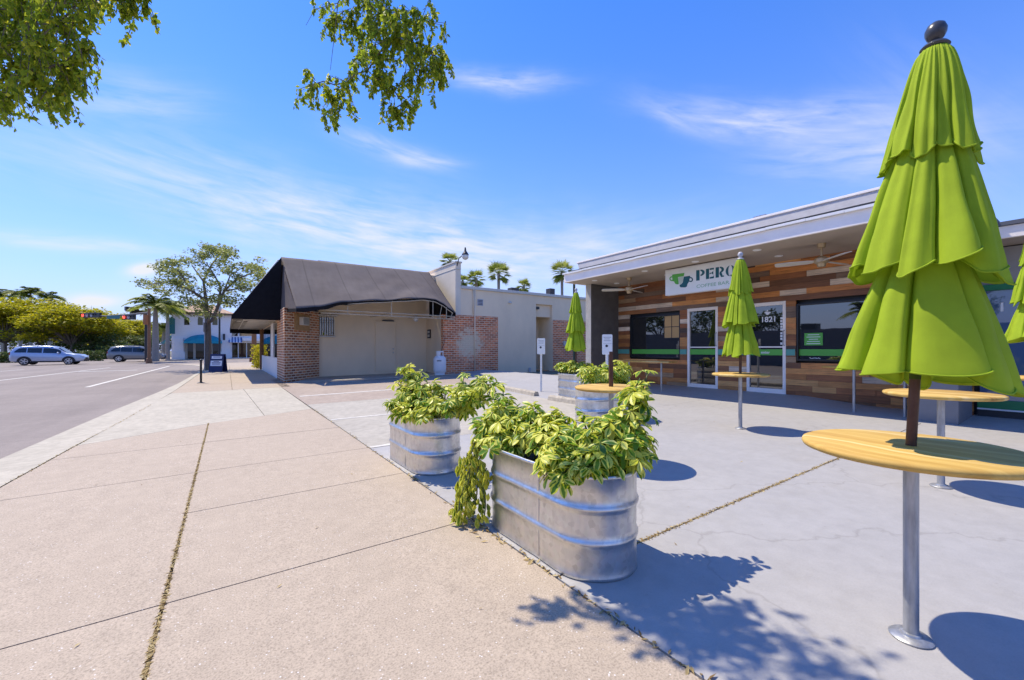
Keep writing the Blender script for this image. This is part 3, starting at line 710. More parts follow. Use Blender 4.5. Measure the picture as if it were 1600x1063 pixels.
# ================================================================ CORNER BUILDING
cb = thing('corner_building', 'beige corner building with brick piers, recessed door and stepped parapet', 'building', (8, 19, .1))
Yw = 16.72
plan = [(1.67, 16.7), (3.08, 18.35), (3.08, 19.3), (1.67, 19.3)]
mb = MB(); mb.prism([(x, y, -.1) for x, y in plan], (0, 0, 2.8)); build('brick_pier', mb, M['brick'], cb)
mb = MB(); mb.box(3.08, 7.8, 18.6, 18.9, -.1, 4.86); mb.box(7.8, 8.4, 16.9, 18.9, -.1, 2.72)
mb.box(8.405, 12.93, Yw, 17.0, -.1, 3.93); mb.box(14.0, 16.5, Yw, 17.0, -.1, 3.93)
mb.box(12.93, 14.42, 16.86, 17.0, 2.87, 3.5); mb.box(12.93, 14.0, Yw, 17.0, 3.5, 3.93); mb.box(14.0, 14.42, Yw-.001, Yw+.1, 2.87, 3.5) if False else None
mb.box(1.75, 16.4, 18.95, 29.2, -.1, 3.80); mb.box(1.80, 8.39, 18.92, 29.1, 3.80, 4.80)
build('wall', mb, M['stucco'], cb)
mb = MB(); mb.box(7.79, 10.62, 16.69, 16.718, -.1, 2.735); mb.box(7.785, 7.799, 16.69, 16.9, -.1, 2.735); build('brick_wall', mb, M['brick_patch'], cb)
mb = MB(); mb.box(14.03, 16.45, 16.69, 16.718, -.1, 2.735); build('brick_wall', mb, brick_mat('brick_wall_plain', False, (.86, .27, .10), (.40, .11, .045), .014), cb)
mb = MB(); mb.box(12.93, 14.0, 17.9, 18.0, .1, 2.9); mb.box(12.86, 12.93, 17.0, 17.9, .1, 2.9); mb.box(14.0, 14.07, 17.0, 17.9, .1, 2.9); mb.box(12.86, 14.07, 17.0, 18.0, 2.88, 2.93); build('alcove', mb, M['stucco'], cb)
mb = MB(); mb.box(12.95, 13.35, 17.86, 17.895, .17, 2.3); build('alcove_door', mb, M['cream'], cb)
for (x, z) in ((13.05, 2.72), (13.62, 2.80)):
    mb = MB(); mb.sphere((x, 17.78, z), .09, 12, 8); build('alcove_lamp', mb, M['cream'], cb, smooth=True)
mb = MB(); mb.box(12.96, 13.12, Yw-.03, 16.855, 3.24, 3.36); build('small_lamp', mb, M['dark'], cb)
mb = MB(); mb.box(8.655, 16.55, 16.64, 16.9, 3.931, 4.06); build('coping', mb, M['cream'], cb, bevel=.01)
mb = MB(); mb.box(8.39, 8.655, 16.705, 19.8, 2.74, 4.78); mb.box(8.39, 8.655, 16.695, 19.8, 4.81, 5.06); build('parapet', mb, M['stucco_light'], cb)
mb = MB(); mb.box(8.36, 8.70, 16.66, 19.84, 5.062, 5.13); mb.box(8.375, 8.66, 16.68, 19.82, 4.781, 4.808); build('parapet_cap', mb, M['cream'], cb, bevel=.008)
# recess: door, barred window, services
def pxbox(p0, p1, Y, d): 
    a = onY(p0[0], p0[1], Y); b = onY(p1[0], p1[1], Y)
    return (min(a.x, b.x), max(a.x, b.x), Y-d, Y+.01, min(a.z, b.z), max(a.z, b.z))
mb = MB(); bx = pxbox((588, 504), (617, 580), 18.6, .03); mb.box(*bx); dr = build('door', mb, M['stucco'], cb, bevel=.006)
mb = MB()
for (x0, x1, z0, z1) in ((bx[0]-.06, bx[0], bx[4], bx[5]+.06), (bx[1], bx[1]+.06, bx[4], bx[5]+.06), (bx[0], bx[1], bx[5], bx[5]+.06)): mb.box(x0, x1, 18.545, 18.6, z0, z1)
build('door_frame', mb, M['stucco'], dr, bevel=.004)
mb = MB()
for z in (1.05, 1.22): mb.sphere((bx[1]-.09, 18.54, z), .035, 10, 8)
build('handle', mb, M['cream'], dr, smooth=True)
mb = MB(); mb.box(bx[0]+.25, bx[0]+.75, 18.45, 18.6, bx[5]+.07, bx[5]+.11); build('door_closer', mb, M['dark'], dr)
mb = MB(); bx = pxbox((499, 496), (521, 524), 18.6, .06); mb.box(*bx); wn = build('window', mb, M['glass'], cb)
mb = MB(); n = 6
for i in range(n+1):
    x = bx[0]+(bx[1]-bx[0])*i/n; mb.box(x-.012, x+.012, 18.44, 18.47, bx[4]-.05, bx[5]+.05)
mb.box(bx[0]-.05, bx[1]+.05, 18.43, 18.6, bx[4]-.09, bx[4]-.05); build('window_bars', mb, M['cream'], wn)
mb = MB(); mb.box(bx[0]-.25, bx[1]+.12, 18.30, 18.6, bx[5]+.05, bx[5]+.10); build('window_hood', mb, M['cream'], wn)
# air conditioner boxed into the diagonal brick pier
e1, e2 = Vector((1.67, 16.7, 0)), Vector((3.08, 18.35, 0)); ed = (e2-e1).normalized(); en = Vector((ed.y, -ed.x, 0)); RM = Matrix((( ed.x, en.x, 0), (ed.y, en.y, 0), (0, 0, 1)))
cpos = e1+ed*1.02; 
mb = MB(); mb.obox(cpos+en*.01+Vector((0, 0, 2.22)), (.92, .05, .62), RM); acp = build('plywood_panel', mb, simple('plywood', (.42, .24, .10), .8, var=.2), cb)
mb = MB(); mb.obox(cpos+en*.10+Vector((0, 0, 2.26)), (.40, .16, .30), RM); ac = build('air_conditioner', mb, M['cream'], acp, bevel=.008)
mb = MB()
for i in range(7): mb.obox(cpos+en*.184+Vector((0, 0, 2.15+.036*i)), (.33, .006, .02), RM)
build('grille', mb, simple('ac_grille', (.18, .17, .16), .6), ac)
mb = MB(); q = onX(671, 522, 7.79); mb.box(7.75, 7.788, q.y-.16, q.y+.16, q.z-.2, q.z+.2); sb = build('notice_box', mb, M['black'], cb)
mb = MB(); mb.box(7.74, 7.749, q.y-.11, q.y+.11, q.z+.03, q.z+.14); mb.box(7.74, 7.749, q.y-.11, q.y+.11, q.z-.14, q.z-.03); build('notice_sheet', mb, M['cream'], sb)
mb = MB(); q = onY(650, 499, 17.9); mb.sphere((q.x, q.y, q.z), .11, 12, 8); mb.tube([(q.x, q.y, q.z), (q.x+.1, q.y+.3, q.z+.15), (q.x+.1, 18.6, q.z+.1)], .03, 8); build('flood_lamp', mb, M['white'], cb, smooth=True)
mb = MB(); mb.tube([(9.35, 16.66, .1), (9.35, 16.66, 3.93)], .028, 8); mb.tube([(9.28, 16.675, 2.8), (9.28, 16.675, 3.93)], .02, 8); build('conduit', mb, M['stucco'], cb, smooth=True)
mb = MB(); q = onY(750, 473, Yw); mb.box(q.x-.15, q.x+.15, Yw-.03, Yw, q.z-.15, q.z+.15)
vt = build('vent', mb, M['grey_trim'], cb)
mb = MB()
for i in range(4): mb.box(q.x-.12, q.x+.12, Yw-.034, Yw-.029, q.z-.11+.065*i, q.z-.08+.065*i)
build('vent_slats', mb, M['dark'], vt)
mb = MB(); q = onY(796, 474, Yw); mb.lathe([(.0, 0), (.09, 0), (.06, .08), (0, .1)], (q.x, Yw-.05, q.z), 12); build('dome_lamp', mb, M['cream'], cb, smooth=True)
mb = MB(); q = onY(827, 578, Yw); mb.box(q.x-.05, q.x+.05, Yw-.06, Yw, q.z-.1, q.z+.1); mb.tube([(q.x+.02, Yw-.03, q.z), (q.x+.1, Yw-.04, q.z-.3)], .015, 6); build('hose_bib', mb, M['grey_trim'], cb)
mb = MB()
for px in (882, 888): 
    q = onY(px, 537, 16.68); mb.box(q.x-.09, q.x+.09, 16.62, 16.69, q.z-.12, q.z+.12)
build('meter_box', mb, M['grey_trim'], cb)
mb = MB()
for (px, py, w) in ((802, 452, .5), (860, 453, .35)):
    q = onY(px, py, 19); mb = MB(); mb.box(q.x-w/2, q.x+w/2, 18.8, 19.2, 3.8, q.z+.05); build('roof_unit', mb, M['dark'], cb)

# street front beyond the brick: low white panels, dark glass, mullions
mb = MB(); mb.box(1.68, 1.75, 19.31, 28.4, -.1, .85); build('shopfront_panel', mb, M['white'], cb)
for (a, b) in ((19.4, 20.9), (22.2, 24.0), (24.15, 26.0), (26.2, 28.2)):
    mb = MB(); mb.box(1.69, 1.74, a, b, .86, 2.3); build('window', mb, M['glass'], cb)
mb = MB(); mb.box(1.66, 1.74, 20.92, 22.18, .86, 2.35); build('shopfront_board', mb, M['white'], cb)
# raised concrete strip at the foot of the wall
mb = MB(); mb.prism([(1.9, 16.4, gz(1.9)+.025), (8.3, 15.9, gz(8.3)+.025), (8.3, 18.65, gz(8.3)+.03), (3.0, 18.65, gz(3)+.03)], (0, 0, -.06)); tag(build('concrete_strip', mb, M['lot']), kind='structure')

# ---------------------------------------------------------------- awnings
aw = thing('side_awning', 'sun bleached black fabric awning sagging over the recessed door of the corner building', 'awning', (4.8, 17, 2.6), 'black awnings of the corner building')
fr = [(1.9, 15.5, 2.56), (2.6, 15.55, 2.66), (3.4, 15.6, 2.88), (4.7, 15.6, 3.02), (5.6, 15.65, 3.13), (6.5, 15.65, 3.24), (7.0, 15.7, 3.20), (7.3, 15.7, 3.08), (7.7, 15.75, 2.86), (7.95, 15.8, 2.72)]
def front(x):
    for i in range(len(fr)-1):
        if fr[i][0] <= x <= fr[i+1][0]:
            k = (x-fr[i][0])/(fr[i+1][0]-fr[i][0]); k2 = k*k*(3-2*k); return Vector((x, fr[i][1]+(fr[i+1][1]-fr[i][1])*k, fr[i][2]+(fr[i+1][2]-fr[i][2])*(.5*k+.5*k2)))
    return Vector(fr[-1])
A0, A1 = Vector((1.745, 18.58, 4.82)), Vector((7.93, 18.58, 4.87))
rows = []; nu, nv = 72, 22
for j in range(nv+1):
    v = j/nv; r_ = []
    for i in range(nu+1):
        u = i/nu; top = A0+(A1-A0)*u; bot = front(1.9+u*6.05); p = top+(bot-top)*v
        sag = -.06*math.sin(math.pi*v)*math.sin(math.pi*u)
        wr = .028*v*math.sin((u*9+v*5)*3.1)*max(0, 1-abs(u-.62)*2.6) + .02*mnoise.noise((u*7, v*4, 2))
        r_.append((p.x, p.y, p.z+sag+wr))
    rows.append(r_)
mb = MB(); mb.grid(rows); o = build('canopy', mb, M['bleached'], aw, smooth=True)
sd = o.modifiers.new('t', 'SOLIDIFY'); sd.thickness = .006
mb = MB(); B1 = Vector((1.69, 17.95, 2.72)); mb.grid([[A0, A0+(B1-A0)*.5, B1], [A0+Vector((.02, -.1, -.12)), (A0+Vector(fr[0]))*.5+Vector((-.03, 0, 0)), Vector(fr[0])]])
build('corner_panel', mb, M['bleached'], aw)
mb = MB(); vr = [[], []]
pts = [B1] + [B1+(Vector(fr[0])-B1)*k for k in (.5,)] + [front(1.9+.1*i) for i in range(61)]
for i, p in enumerate(pts):
    dl = .13 if p.x < 2.4 else .13-.06*min(1, (p.x-2.4)/2.5); dy = .0 if p.x < 2.6 else .10*min(1, (p.x-2.6)/1.2)
    vr[0].append(p+Vector((0, -.004, .004))); vr[1].append(p+Vector((0, -.01+dy, -dl+.015*math.sin(i*.9))))
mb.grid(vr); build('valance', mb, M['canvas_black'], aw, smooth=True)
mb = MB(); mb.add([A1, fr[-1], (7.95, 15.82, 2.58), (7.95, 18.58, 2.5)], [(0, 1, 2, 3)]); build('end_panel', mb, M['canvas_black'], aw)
mb = MB()
mb.tube([(2.7, 15.72, 2.58), (7.9, 15.8, 2.58)], .016, 6); mb.tube([(2.7, 15.72, 2.47), (7.9, 15.8, 2.47)], .016, 6)
for x in (3.6, 5.2, 6.9, 7.5): mb.tube([(x, 15.76, 2.47), (x, 15.76, front(x).z-.03)], .014, 6)
mb.tube([front(1.95+i*.12)+Vector((0, .06, -.07)) for i in range(50)], .016, 6)
for x in (3.4, 5.2, 6.9): mb.tube([(x, 15.78, 2.58), (x, 18.6, 2.62)], .014, 6); mb.tube([front(x)+Vector((0, .05, -.05)), (x, 18.55, 4.74)], .014, 6)
for x in (7.2, 7.7): mb.tube([(x, 15.8, 2.47), (x+.15, 15.85, front(x).z-.04)], .012, 6)
mb.tube([(7.9, 15.82, 2.47), (7.9, 18.6, 2.55)], .014, 6)
build('frame', mb, simple('frame_tube', (.50, .43, .32), .6), aw, smooth=True)

a2 = thing('street_awning', 'deep black fabric awning with pale tube frame over the sidewalk side of the corner building', 'awning', (.9, 23, 2.3), 'black awnings of the corner building')
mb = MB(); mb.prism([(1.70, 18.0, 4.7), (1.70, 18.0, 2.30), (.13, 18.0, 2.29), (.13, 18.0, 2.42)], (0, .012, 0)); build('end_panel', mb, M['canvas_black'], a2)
mb = MB(); rows = [[(.125, y, 2.28+.012*math.sin(y*2.1)), (.13, y, 2.42), (.9, y, 3.54-.02), (1.70, y, 4.7)] for y in [18.01+.5*i for i in range(23)]]
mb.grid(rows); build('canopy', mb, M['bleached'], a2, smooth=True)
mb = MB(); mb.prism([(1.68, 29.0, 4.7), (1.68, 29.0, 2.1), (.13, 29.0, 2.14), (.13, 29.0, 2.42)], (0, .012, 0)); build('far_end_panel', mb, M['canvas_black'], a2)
mb = MB()
for i in range(12): y = 18.06+i; mb.tube([(.16, y, 2.36), (1.66, y, 2.36)], .02, 6)
for x in (.17, .55, 1.62): mb.tube([(x, 18.05, 2.38), (x, 28.98, 2.38)], .02, 6)
mb.tube([(1.0, 18.1, 2.37), (.35, 21, 2.37)], .02, 6)
mb.tube([(1.62, 18.05, 2.38), (1.62, 18.05, 4.6)], .02, 6); mb.tube([(.17, 18.05, 2.42), (1.6, 18.05, 4.6)], .02, 6)
build('frame', mb, M['cream'], a2, smooth=True)
mb = MB(); mb.box(.75, 1.66, 18.3, 28.9, 2.42, 2.44); build('lining', mb, M['cream'], a2)

# gooseneck wall lamp
wl = thing('gooseneck_lamp', 'gooseneck wall lamp with pale globe over the parapet of the corner building', 'lamp', (8.7, 16.7, 4.9))
a = onY(713, 420, 16.75); b = onY(717, 404, 16.6); c = onY(723, 399, 16.4); d = onY(727, 397, 16.3)
mb = MB(); mb.tube([(8.66, 16.75, 4.7), a, b, c, d], .022, 8); build('arm', mb, M['dark'], wl, smooth=True)
mb = MB(); mb.lathe([(.0, .42), (.03, .40), (.05, .25), (.10, .18), (.15, .10), (.155, .07), (0, .08)], (d.x, d.y, d.z-.12), 20); build('cap', mb, M['dark'], wl, smooth=True)
mb = MB(); mb.sphere((d.x, d.y, d.z-.12), .15, 20, 12, (1, 1, .95)); build('globe', mb, simple('lamp_globe', (.72, .70, .62), .25), wl, smooth=True)

# propane tank
q = P(687, 585, 17.4); q.z = gz(q.x)+.03
pt = thing('propane_tank', 'tall white propane tank standing by the scarred brick wall', 'gas tank', q)
mb = MB(); mb.lathe([(.0, .06), (.2, .08), (.25, .14), (.26, .24), (.262, .62), (.25, .70), (.19, .78), (.06, .82), (0, .82)], q, 28); build('body', mb, M['white'], pt, smooth=True)
mb = MB(); mb.lathe([(.19, 0), (.21, 0), (.21, .10), (.19, .10)], q, 24); build('foot_ring', mb, M['white'], pt, smooth=True)
mb = MB()
for k in range(24):
    if k % 8 in (1, 2, 3): continue
    a = 2*math.pi*k/24; a_ = 2*math.pi*(k+1)/24
    mb.prism([(q.x+.15*math.cos(a), q.y+.15*math.sin(a), q.z+.76), (q.x+.15*math.cos(a_), q.y+.15*math.sin(a_), q.z+.76), (q.x+.15*math.cos(a_), q.y+.15*math.sin(a_), q.z+.98), (q.x+.15*math.cos(a), q.y+.15*math.sin(a), q.z+.98)], (.006, 0, 0))
mb.lathe([(.142, .95), (.16, .95), (.16, 1.0), (.142, 1.0)], q, 24); build('collar', mb, M['white'], pt)
mb = MB(); mb.cyl(q.x, q.y, q.z+.8, q.z+.9, .03); mb.tube([(q.x, q.y, q.z+.88), (q.x+.15, q.y-.1, q.z+1.3), (q.x+.25, q.y, q.z+1.6)], .01, 6); build('valve', mb, M['dark'], pt)
mb = MB()
for i in range(7): a = 3.9+.1*i; mb.box(q.x+.264*math.cos(a)-.01, q.x+.264*math.cos(a)+.01, q.y+.264*math.sin(a)-.006, q.y+.264*math.sin(a)+.001, q.z+.58, q.z+.62)
build('band_lettering', mb, M['dark'], pt)

# ================================================================ OVERHANGING VEGETATION HELPERS
def leaf(mb, c, d, up, L, w, tint, fold=.35):
    s = d.cross(up)
    if s.length < 1e-4: s = d.orthogonal()
    s.normalize(); n = s.cross(d).normalized()
    mb.add([c, c+d*L*.5-s*w+n*w*fold, c+d*L, c+d*L*.5+s*w+n*w*fold], [(0, 1, 2), (0, 2, 3)], tint)
def rv(r): 
    while True:
        v = Vector((r.uniform(-1, 1), r.uniform(-1, 1), r.uniform(-1, 1)))
        if .05 < v.length < 1: return v
def t3(x): return (x, x, x)
# ================================================================ TABLES AND UMBRELLAS
def make_table(x, y, label):
    z0 = gz(x)
    t = thing('bar_table', label, 'table', (x, y, z0), 'round wooden tables on grey steel posts')
    zt = z0+.78
    mb = MB(); Rr = .365
    mb.lathe([(0, zt-.034), (Rr-.02, zt-.034), (Rr-.006, zt-.028), (Rr, zt-.016), (Rr-.004, zt-.006), (Rr-.016, zt), (0, zt)], (x, y, 0), 96); build('tabletop', mb, M['table'], t, smooth=True, auto=50)
    mb = MB(); mb.cyl(x, y, z0+.012, zt-.034, .0245, n=24); build('post', mb, M['postgalv'], t, smooth=True)
    mb = MB(); mb.lathe([(.0, z0), (.068, z0), (.07, z0+.006), (.062, z0+.013), (.036, z0+.016), (.033, z0+.024), (.0245, z0+.026)], (x, y, 0), 28); build('base_plate', mb, M['postgalv'], t, smooth=True)
    return t
def make_umbrella(x, y, zb, label, seed, poleb):
    r = random.Random(seed)
    t = thing('closed_umbrella', label, 'umbrella', (x, y, poleb), 'closed lime green patio umbrellas')
    mb = MB(); mb.cyl(x, y, poleb, zb+2.38, .0175, n=16); build('pole', mb, M['bronze'], t, smooth=True)
    tiers = [(2.385, 1.925, .042, .143, 12, .42), (1.985, 1.47, .098, .226, 11, .54), (1.53, 1.05, .118, .256, 9, .64)]
    PETAL = (.13, .18, .21)
    for ti, (za, zc, ra, rb, nf, amp) in enumerate(tiers):
        n, m = 224, 26; ph = r.uniform(0, 6.28)
        cuts = sorted(((k+r.uniform(-.30, .30))/nf*2*math.pi+ph) % (2*math.pi) for k in range(nf))
        depth = [r.uniform(.6, 1.15) for _ in range(nf)]; ln = [r.uniform(-.055, .035) for _ in range(nf)]; out_ = [r.uniform(.80, 1.04) for _ in range(nf)]; sk = [r.choice([-.12, .1, .25, .38, .48])+r.uniform(-.06, .06) for _ in range(nf)]; hs_ = [r.uniform(-.11, .11) for _ in range(nf)]; pf = [r.uniform(2, 4) for _ in range(nf)]; pp = [r.uniform(0, 6.28) for _ in range(nf)]
        rows = []
        for j in range(m+1):
            v = j/m; row = []
            prof = ra+(rb-ra)*(v**(.66 if ti == 0 else .85))
            va = (.42+.58*v) if ti else v**.5
            for k in range(n):
                th = 2*math.pi*k/n
                q = max([i for i in range(nf) if cuts[i] <= th], default=nf-1); lo = cuts[q]; hi = cuts[(q+1) % nf]
                wd = (hi-lo) % (2*math.pi); f = ((th-lo) % (2*math.pi))/wd          # 0..1 inside one fold
                s_ = math.sin(math.pi*f)                                              # ridge in the middle, crease at both ends
                d0, d1 = depth[q], depth[(q+1) % nf]; dd = d0+(d1-d0)*f
                rad = prof*(1+.10*va-amp*va*dd*(1-s_**.85))*(1+(out_[q]-1)*va*s_)
                rad += .016*v*mnoise.noise((math.cos(th)*2.2, math.sin(th)*2.2+v*2.4, seed+ti*7)) + .006*(.4+.6*v)*math.sin(pf[q]*math.pi*2*f+pp[q]+v*1.5)*s_
                th2 = th+sk[q]*wd*va*s_*s_*.8 - PETAL[ti]*wd*va*math.sin(2*math.pi*f)                     # folds lean over the next one
                z = za+(zc-za)*v+v*v*(ln[q]*s_+.034*(1-s_)+hs_[q]*(f-.5)*s_) + .014*v*mnoise.noise((math.cos(th)*3, math.sin(th)*3, seed*3+ti)) - .012*v*math.sin(2*math.pi*f)
                row.append((x+rad*math.cos(th2), y+rad*math.sin(th2), zb+z))
            rows.append(row)
        # turned hem
        last = rows[-1]; hem = []
        for (a, b, c) in last: hem.append((x+(a-x)*.955, y+(b-y)*.955, c+.010))
        mb = MB()
        if ti == 0:
            rows = [[(x+.028*math.cos(2*math.pi*k/n), y+.028*math.sin(2*math.pi*k/n), zb+2.395) for k in range(n)]] + rows
        rows.append(hem); mb.grid(rows, True); build('canopy_tier', mb, M['lime'], t, smooth=True, auto=110)
        # stitched edge just above the hem
        ed = [(x+(a-x)*1.006, y+(b-y)*1.006, c+.004) for (a, b, c) in last]; ed.append(ed[0])
        mb = MB(); mb.tube(ed, .0032, 5, cap=False); build('hem_piping', mb, M['lime'], t, smooth=True)
    mb = MB(); mb.lathe([(0, 2.39), (.040, 2.39), (.046, 2.397), (.038, 2.408), (.020, 2.414), (.016, 2.424), (.026, 2.434), (.033, 2.452), (.034, 2.468), (.027, 2.487), (.014, 2.498), (0, 2.50)], (x, y, zb), 28)
    build('finial', mb, M['finial'] if seed == 11 else M['grey_trim'], t, smooth=True)
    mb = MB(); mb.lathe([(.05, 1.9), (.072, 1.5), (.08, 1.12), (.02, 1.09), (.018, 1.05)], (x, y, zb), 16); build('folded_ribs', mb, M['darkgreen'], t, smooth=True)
    return t
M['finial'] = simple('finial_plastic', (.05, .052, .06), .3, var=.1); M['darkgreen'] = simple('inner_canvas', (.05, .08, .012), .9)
T1, T2, T3, T5, T6 = (2.29, .478), (5.99, 3.03), (3.22, 2.92), (4.87, .834), (7.72, .53)
make_table(*T1, 'nearest round wooden table, under the big green umbrella')
make_table(*T2, 'round wooden table standing alone in front of the two glass doors')
make_table(*T3, 'round wooden table with a bare pole stub, behind the plants')
make_table(*T5, 'round wooden table seen just behind the nearest umbrella')
make_table(*T6, 'round wooden table cut off by the right edge of the photo')
def um(T, label, seed): return make_umbrella(T[0], T[1], gz(T[0]), label, seed, gz(T[0])+.78)
u1 = um(T1, 'largest closed lime umbrella, over the nearest table', 11); u1.rotation_euler = Matrix.Rotation(.060, 3, Vector((ST, CT, 0))).to_euler()   # it leans in its sleeve
um(T2, 'closed lime umbrella with three tiers in front of the doors, covering part of the sign', 12)
make_umbrella(T6[0], T6[1], gz(T6[0])+.17, 'closed lime umbrella cut by the right edge of the photo', 16, gz(T6[0])+.78)
um4 = make_umbrella(6.75, 7.2, .135, 'closed lime umbrella in a planter by the dark wing wall, farthest of all', 15, .5)
st = thing('pole_stub', 'bare brown umbrella pole rising from the table behind the plants', 'pole', (T3[0], T3[1], gz(T3[0])+.78))
mb = MB(); z = gz(T3[0])+.775; mb.cyl(T3[0], T3[1], z, z+.36, .019, n=14); mb.cyl(T3[0], T3[1], z, z+.25, .023, n=14); build('pole', mb, M['bronze'], st, smooth=True)

# ================================================================ SIGNS, STOPS
def post_sign(x, y, zt, label, ang):
    z0 = gz(x)
    t = thing('parking_sign', label, 'sign', (x, y, z0), 'small white parking signs')
    d = Vector((math.cos(ang), math.sin(ang), 0)); n = Vector((d.y, -d.x, 0)); RMt = Matrix(((d.x, n.x, 0), (d.y, n.y, 0), (0, 0, 1)))
    mb = MB(); mb.obox((x, y, z0+(zt-.1)/2-z0/2), (.05, .05, zt-.1-z0), RMt); build('post', mb, M['white'], t, bevel=.004)
    c = Vector((x, y, zt-.2))+n*.035
    mb = MB(); pts = []
    w, h_, r_ = .105, .21, .025
    for (cx, cz, a0) in ((w-r_, h_-r_, 0), (-w+r_, h_-r_, 90), (-w+r_, -h_+r_, 180), (w-r_, -h_+r_, 270)):
        for k in range(5): a = R(a0+22.5*k); pts.append(c+d*(cx+r_*math.cos(a))+Vector((0, 0, cz+r_*math.sin(a))))
    mb.prism(pts, n*.004); pn = build('sign_panel', mb, M['vinyl'], t)
    f = c+n*.0055
    mb = MB()
    for (z, ww) in ((.15, .075), (.115, .06), (.08, .07), (.02, .085)):
        k = -ww
        while k < ww-.01:
            s = rng.uniform(.01, .025); mb.obox(f+d*(k+s/2)+Vector((0, 0, z)), (s*.8, .001, .013 if z > .05 else .006), RMt); k += s
    build('sign_lettering', mb, simple('sign_grey', (.35, .36, .40), .5), pn)
    mb = MB(); mb.prism([f+d*(.028*math.cos(k/12*6.283)-.012)+Vector((0, 0, -.03+.028*math.sin(k/12*6.283))) for k in range(12)], n*.001); build('sign_symbol', mb, M['ink'], pn)
post_sign(6.82, 8.6, 1.48, 'white parking sign on a full white post, left of the far planter', -.7)
post_sign(6.55, 6.05, 1.50, 'white parking sign just behind the bare brown pole', -.7)
def wheel_stop(x, y0, y1, label, dx=0):
    mb = MB(); z = gz(x); rows = []
    for (y, k) in ((y0, 1), (y0+.02, 1), (y1-.02, 1), (y1, 1)):
        o_ = dx*(y-y0)/(y1-y0); rows.append([(x-.08+o_, y, z), (x-.065+o_, y, z+.075), (x-.035+o_, y, z+.105), (x+.035+o_, y, z+.105), (x+.065+o_, y, z+.075), (x+.08+o_, y, z)])
    mb.grid(rows); mb.add(rows[0], [tuple(range(6))]); mb.add(rows[-1], [tuple(range(5, -1, -1))])
    tag(build('wheel_stop', mb, M['stop'], bevel=.008), label, 'wheel stop', 'concrete wheel stops')
M['stop'] = simple('old_concrete', (.42, .37, .29), .9, var=.25, scale=9, bmp=.5)
wheel_stop(6.12, 7.9, 9.75, 'concrete wheel stop at the foot of the white post sign', .25)
wheel_stop(5.93, 5.6, 7.15, 'concrete wheel stop in front of the far planter', 0)

# ================================================================ PLANTERS
def make_tank(cx, y0, y1, label, rotz=None):
    z0 = gz(cx); r_ = .25
    t = thing('stock_tank', label, 'planter', (cx, (y0+y1)/2, z0), 'oval galvanised stock tank planters')
    def ring(rr, z, n=20):
        pts = []
        for k in range(n+1): a = math.pi*k/n; pts.append((cx+rr*math.cos(a), y1-r_+rr*math.sin(a), z))
        for k in range(1, 14): pts.append((cx-rr, y1-r_+(y0+r_-y1+r_)*k/14, z))
        for k in range(n+1): a = math.pi+math.pi*k/n; pts.append((cx+rr*math.cos(a), y0+r_+rr*math.sin(a), z))
        for k in range(1, 14): pts.append((cx+rr, y0+r_+(y1-r_-y0-r_)*k/14, z))
        out = []
        for (x, y, zz) in pts:   # small dents in the sheet metal
            k = .0045*mnoise.noise((x*5, y*5, zz*6+cx+y0))+.0022*mnoise.noise((x*14, y*14, zz*14))
            dx, dy = x-cx, y-min(max(y, y0+r_), y1-r_); dl = math.hypot(dx, dy) or 1
            out.append((x+dx/dl*k, y+dy/dl*k, zz))
        return out
    prof = [(.243, .0), (.248, .004), (.248, .018), (.245, .024), (.246, .155)]
    def rib(z): return [(.247, z-.026), (.252, z-.014), (.2575, z-.004), (.2575, z+.004), (.252, z+.014), (.247, z+.026)]
    prof = prof[:4]+[(.2455, .06), (.2455, .10), (.246, .14)]
    prof += rib(.19) + [(.246, .235), (.2455, .27), (.2455, .30), (.246, .335)] + rib(.365) + [(.246, .41), (.247, .515), (.252, .518), (.256, .526), (.254, .536), (.247, .538), (.241, .534), (.240, .52), (.238, .42)]
    mb = MB(); mb.grid([ring(a, z0+b) for a, b in prof], True)
    o = build('tank', mb, M['galv'], t, smooth=True, auto=70)
    mb = MB(); ys_ = y0+r_+.16; mb.box(cx-.2505, cx-.243, ys_, ys_+.014, z0+.02, z0+.515); sm_ = build('seam', mb, M['galv'], t, bevel=.001)
    mb = MB(); rr = ring(.2385, z0+.455); mb.add(rr, [tuple(range(len(rr)))]); build('soil', mb, M['soil'], t)
    return t
tank1 = make_tank(1.69, 1.43, 2.52, 'largest oval galvanised tank planter on the corner of the forecourt')
tank2 = make_tank(1.70, 3.58, 4.67, 'oval galvanised tank planter second along the sidewalk edge')
tank3 = dup(tank1, (6.78, 7.25, gz(6.78)), R(-8), 'oval galvanised tank planter by the wing wall, behind the wheel stops')
tank4 = dup(tank1, (5.0, 4.62, gz(5.0)), R(78), 'oval galvanised tank planter behind the table with the bare pole')

def leaflet(mb, c, d, up, L, w, tb, droop, tilt=0):
    s = d.cross(up); s.normalize(); 
    st_ = [(.0, .04), (.22, .42), (.5, .92), (.72, 1.0), (.9, .62), (1.0, .04)]
    vs = []; cols = []
    for i, (a, k) in enumerate(st_):
        p = c + d*(L*a) - up*(droop*L*a*a)
        e = s*(w*k)
        lift = up*(w*k*.30)
        vs += [p-e+lift, p-e*.45+lift*.3, p, p+e*.45+lift*.3, p+e+lift]
        ed = 1.0
        cols += [(ed, tb[0], tb[1]), (.52, tb[0], tb[1]), (0.12, tb[0], tb[1]), (.52, tb[0], tb[1]), (ed, tb[0], tb[1])]
    fs = []
    for i in range(len(st_)-1):
        for k in range(4): a = i*5+k; fs.append((a, a+1, a+6, a+5))
    b = len(mb.v); mb.v.extend([tuple(v) for v in vs]); mb.t.extend(cols); mb.f.extend([tuple(i+b for i in f) for f in fs])
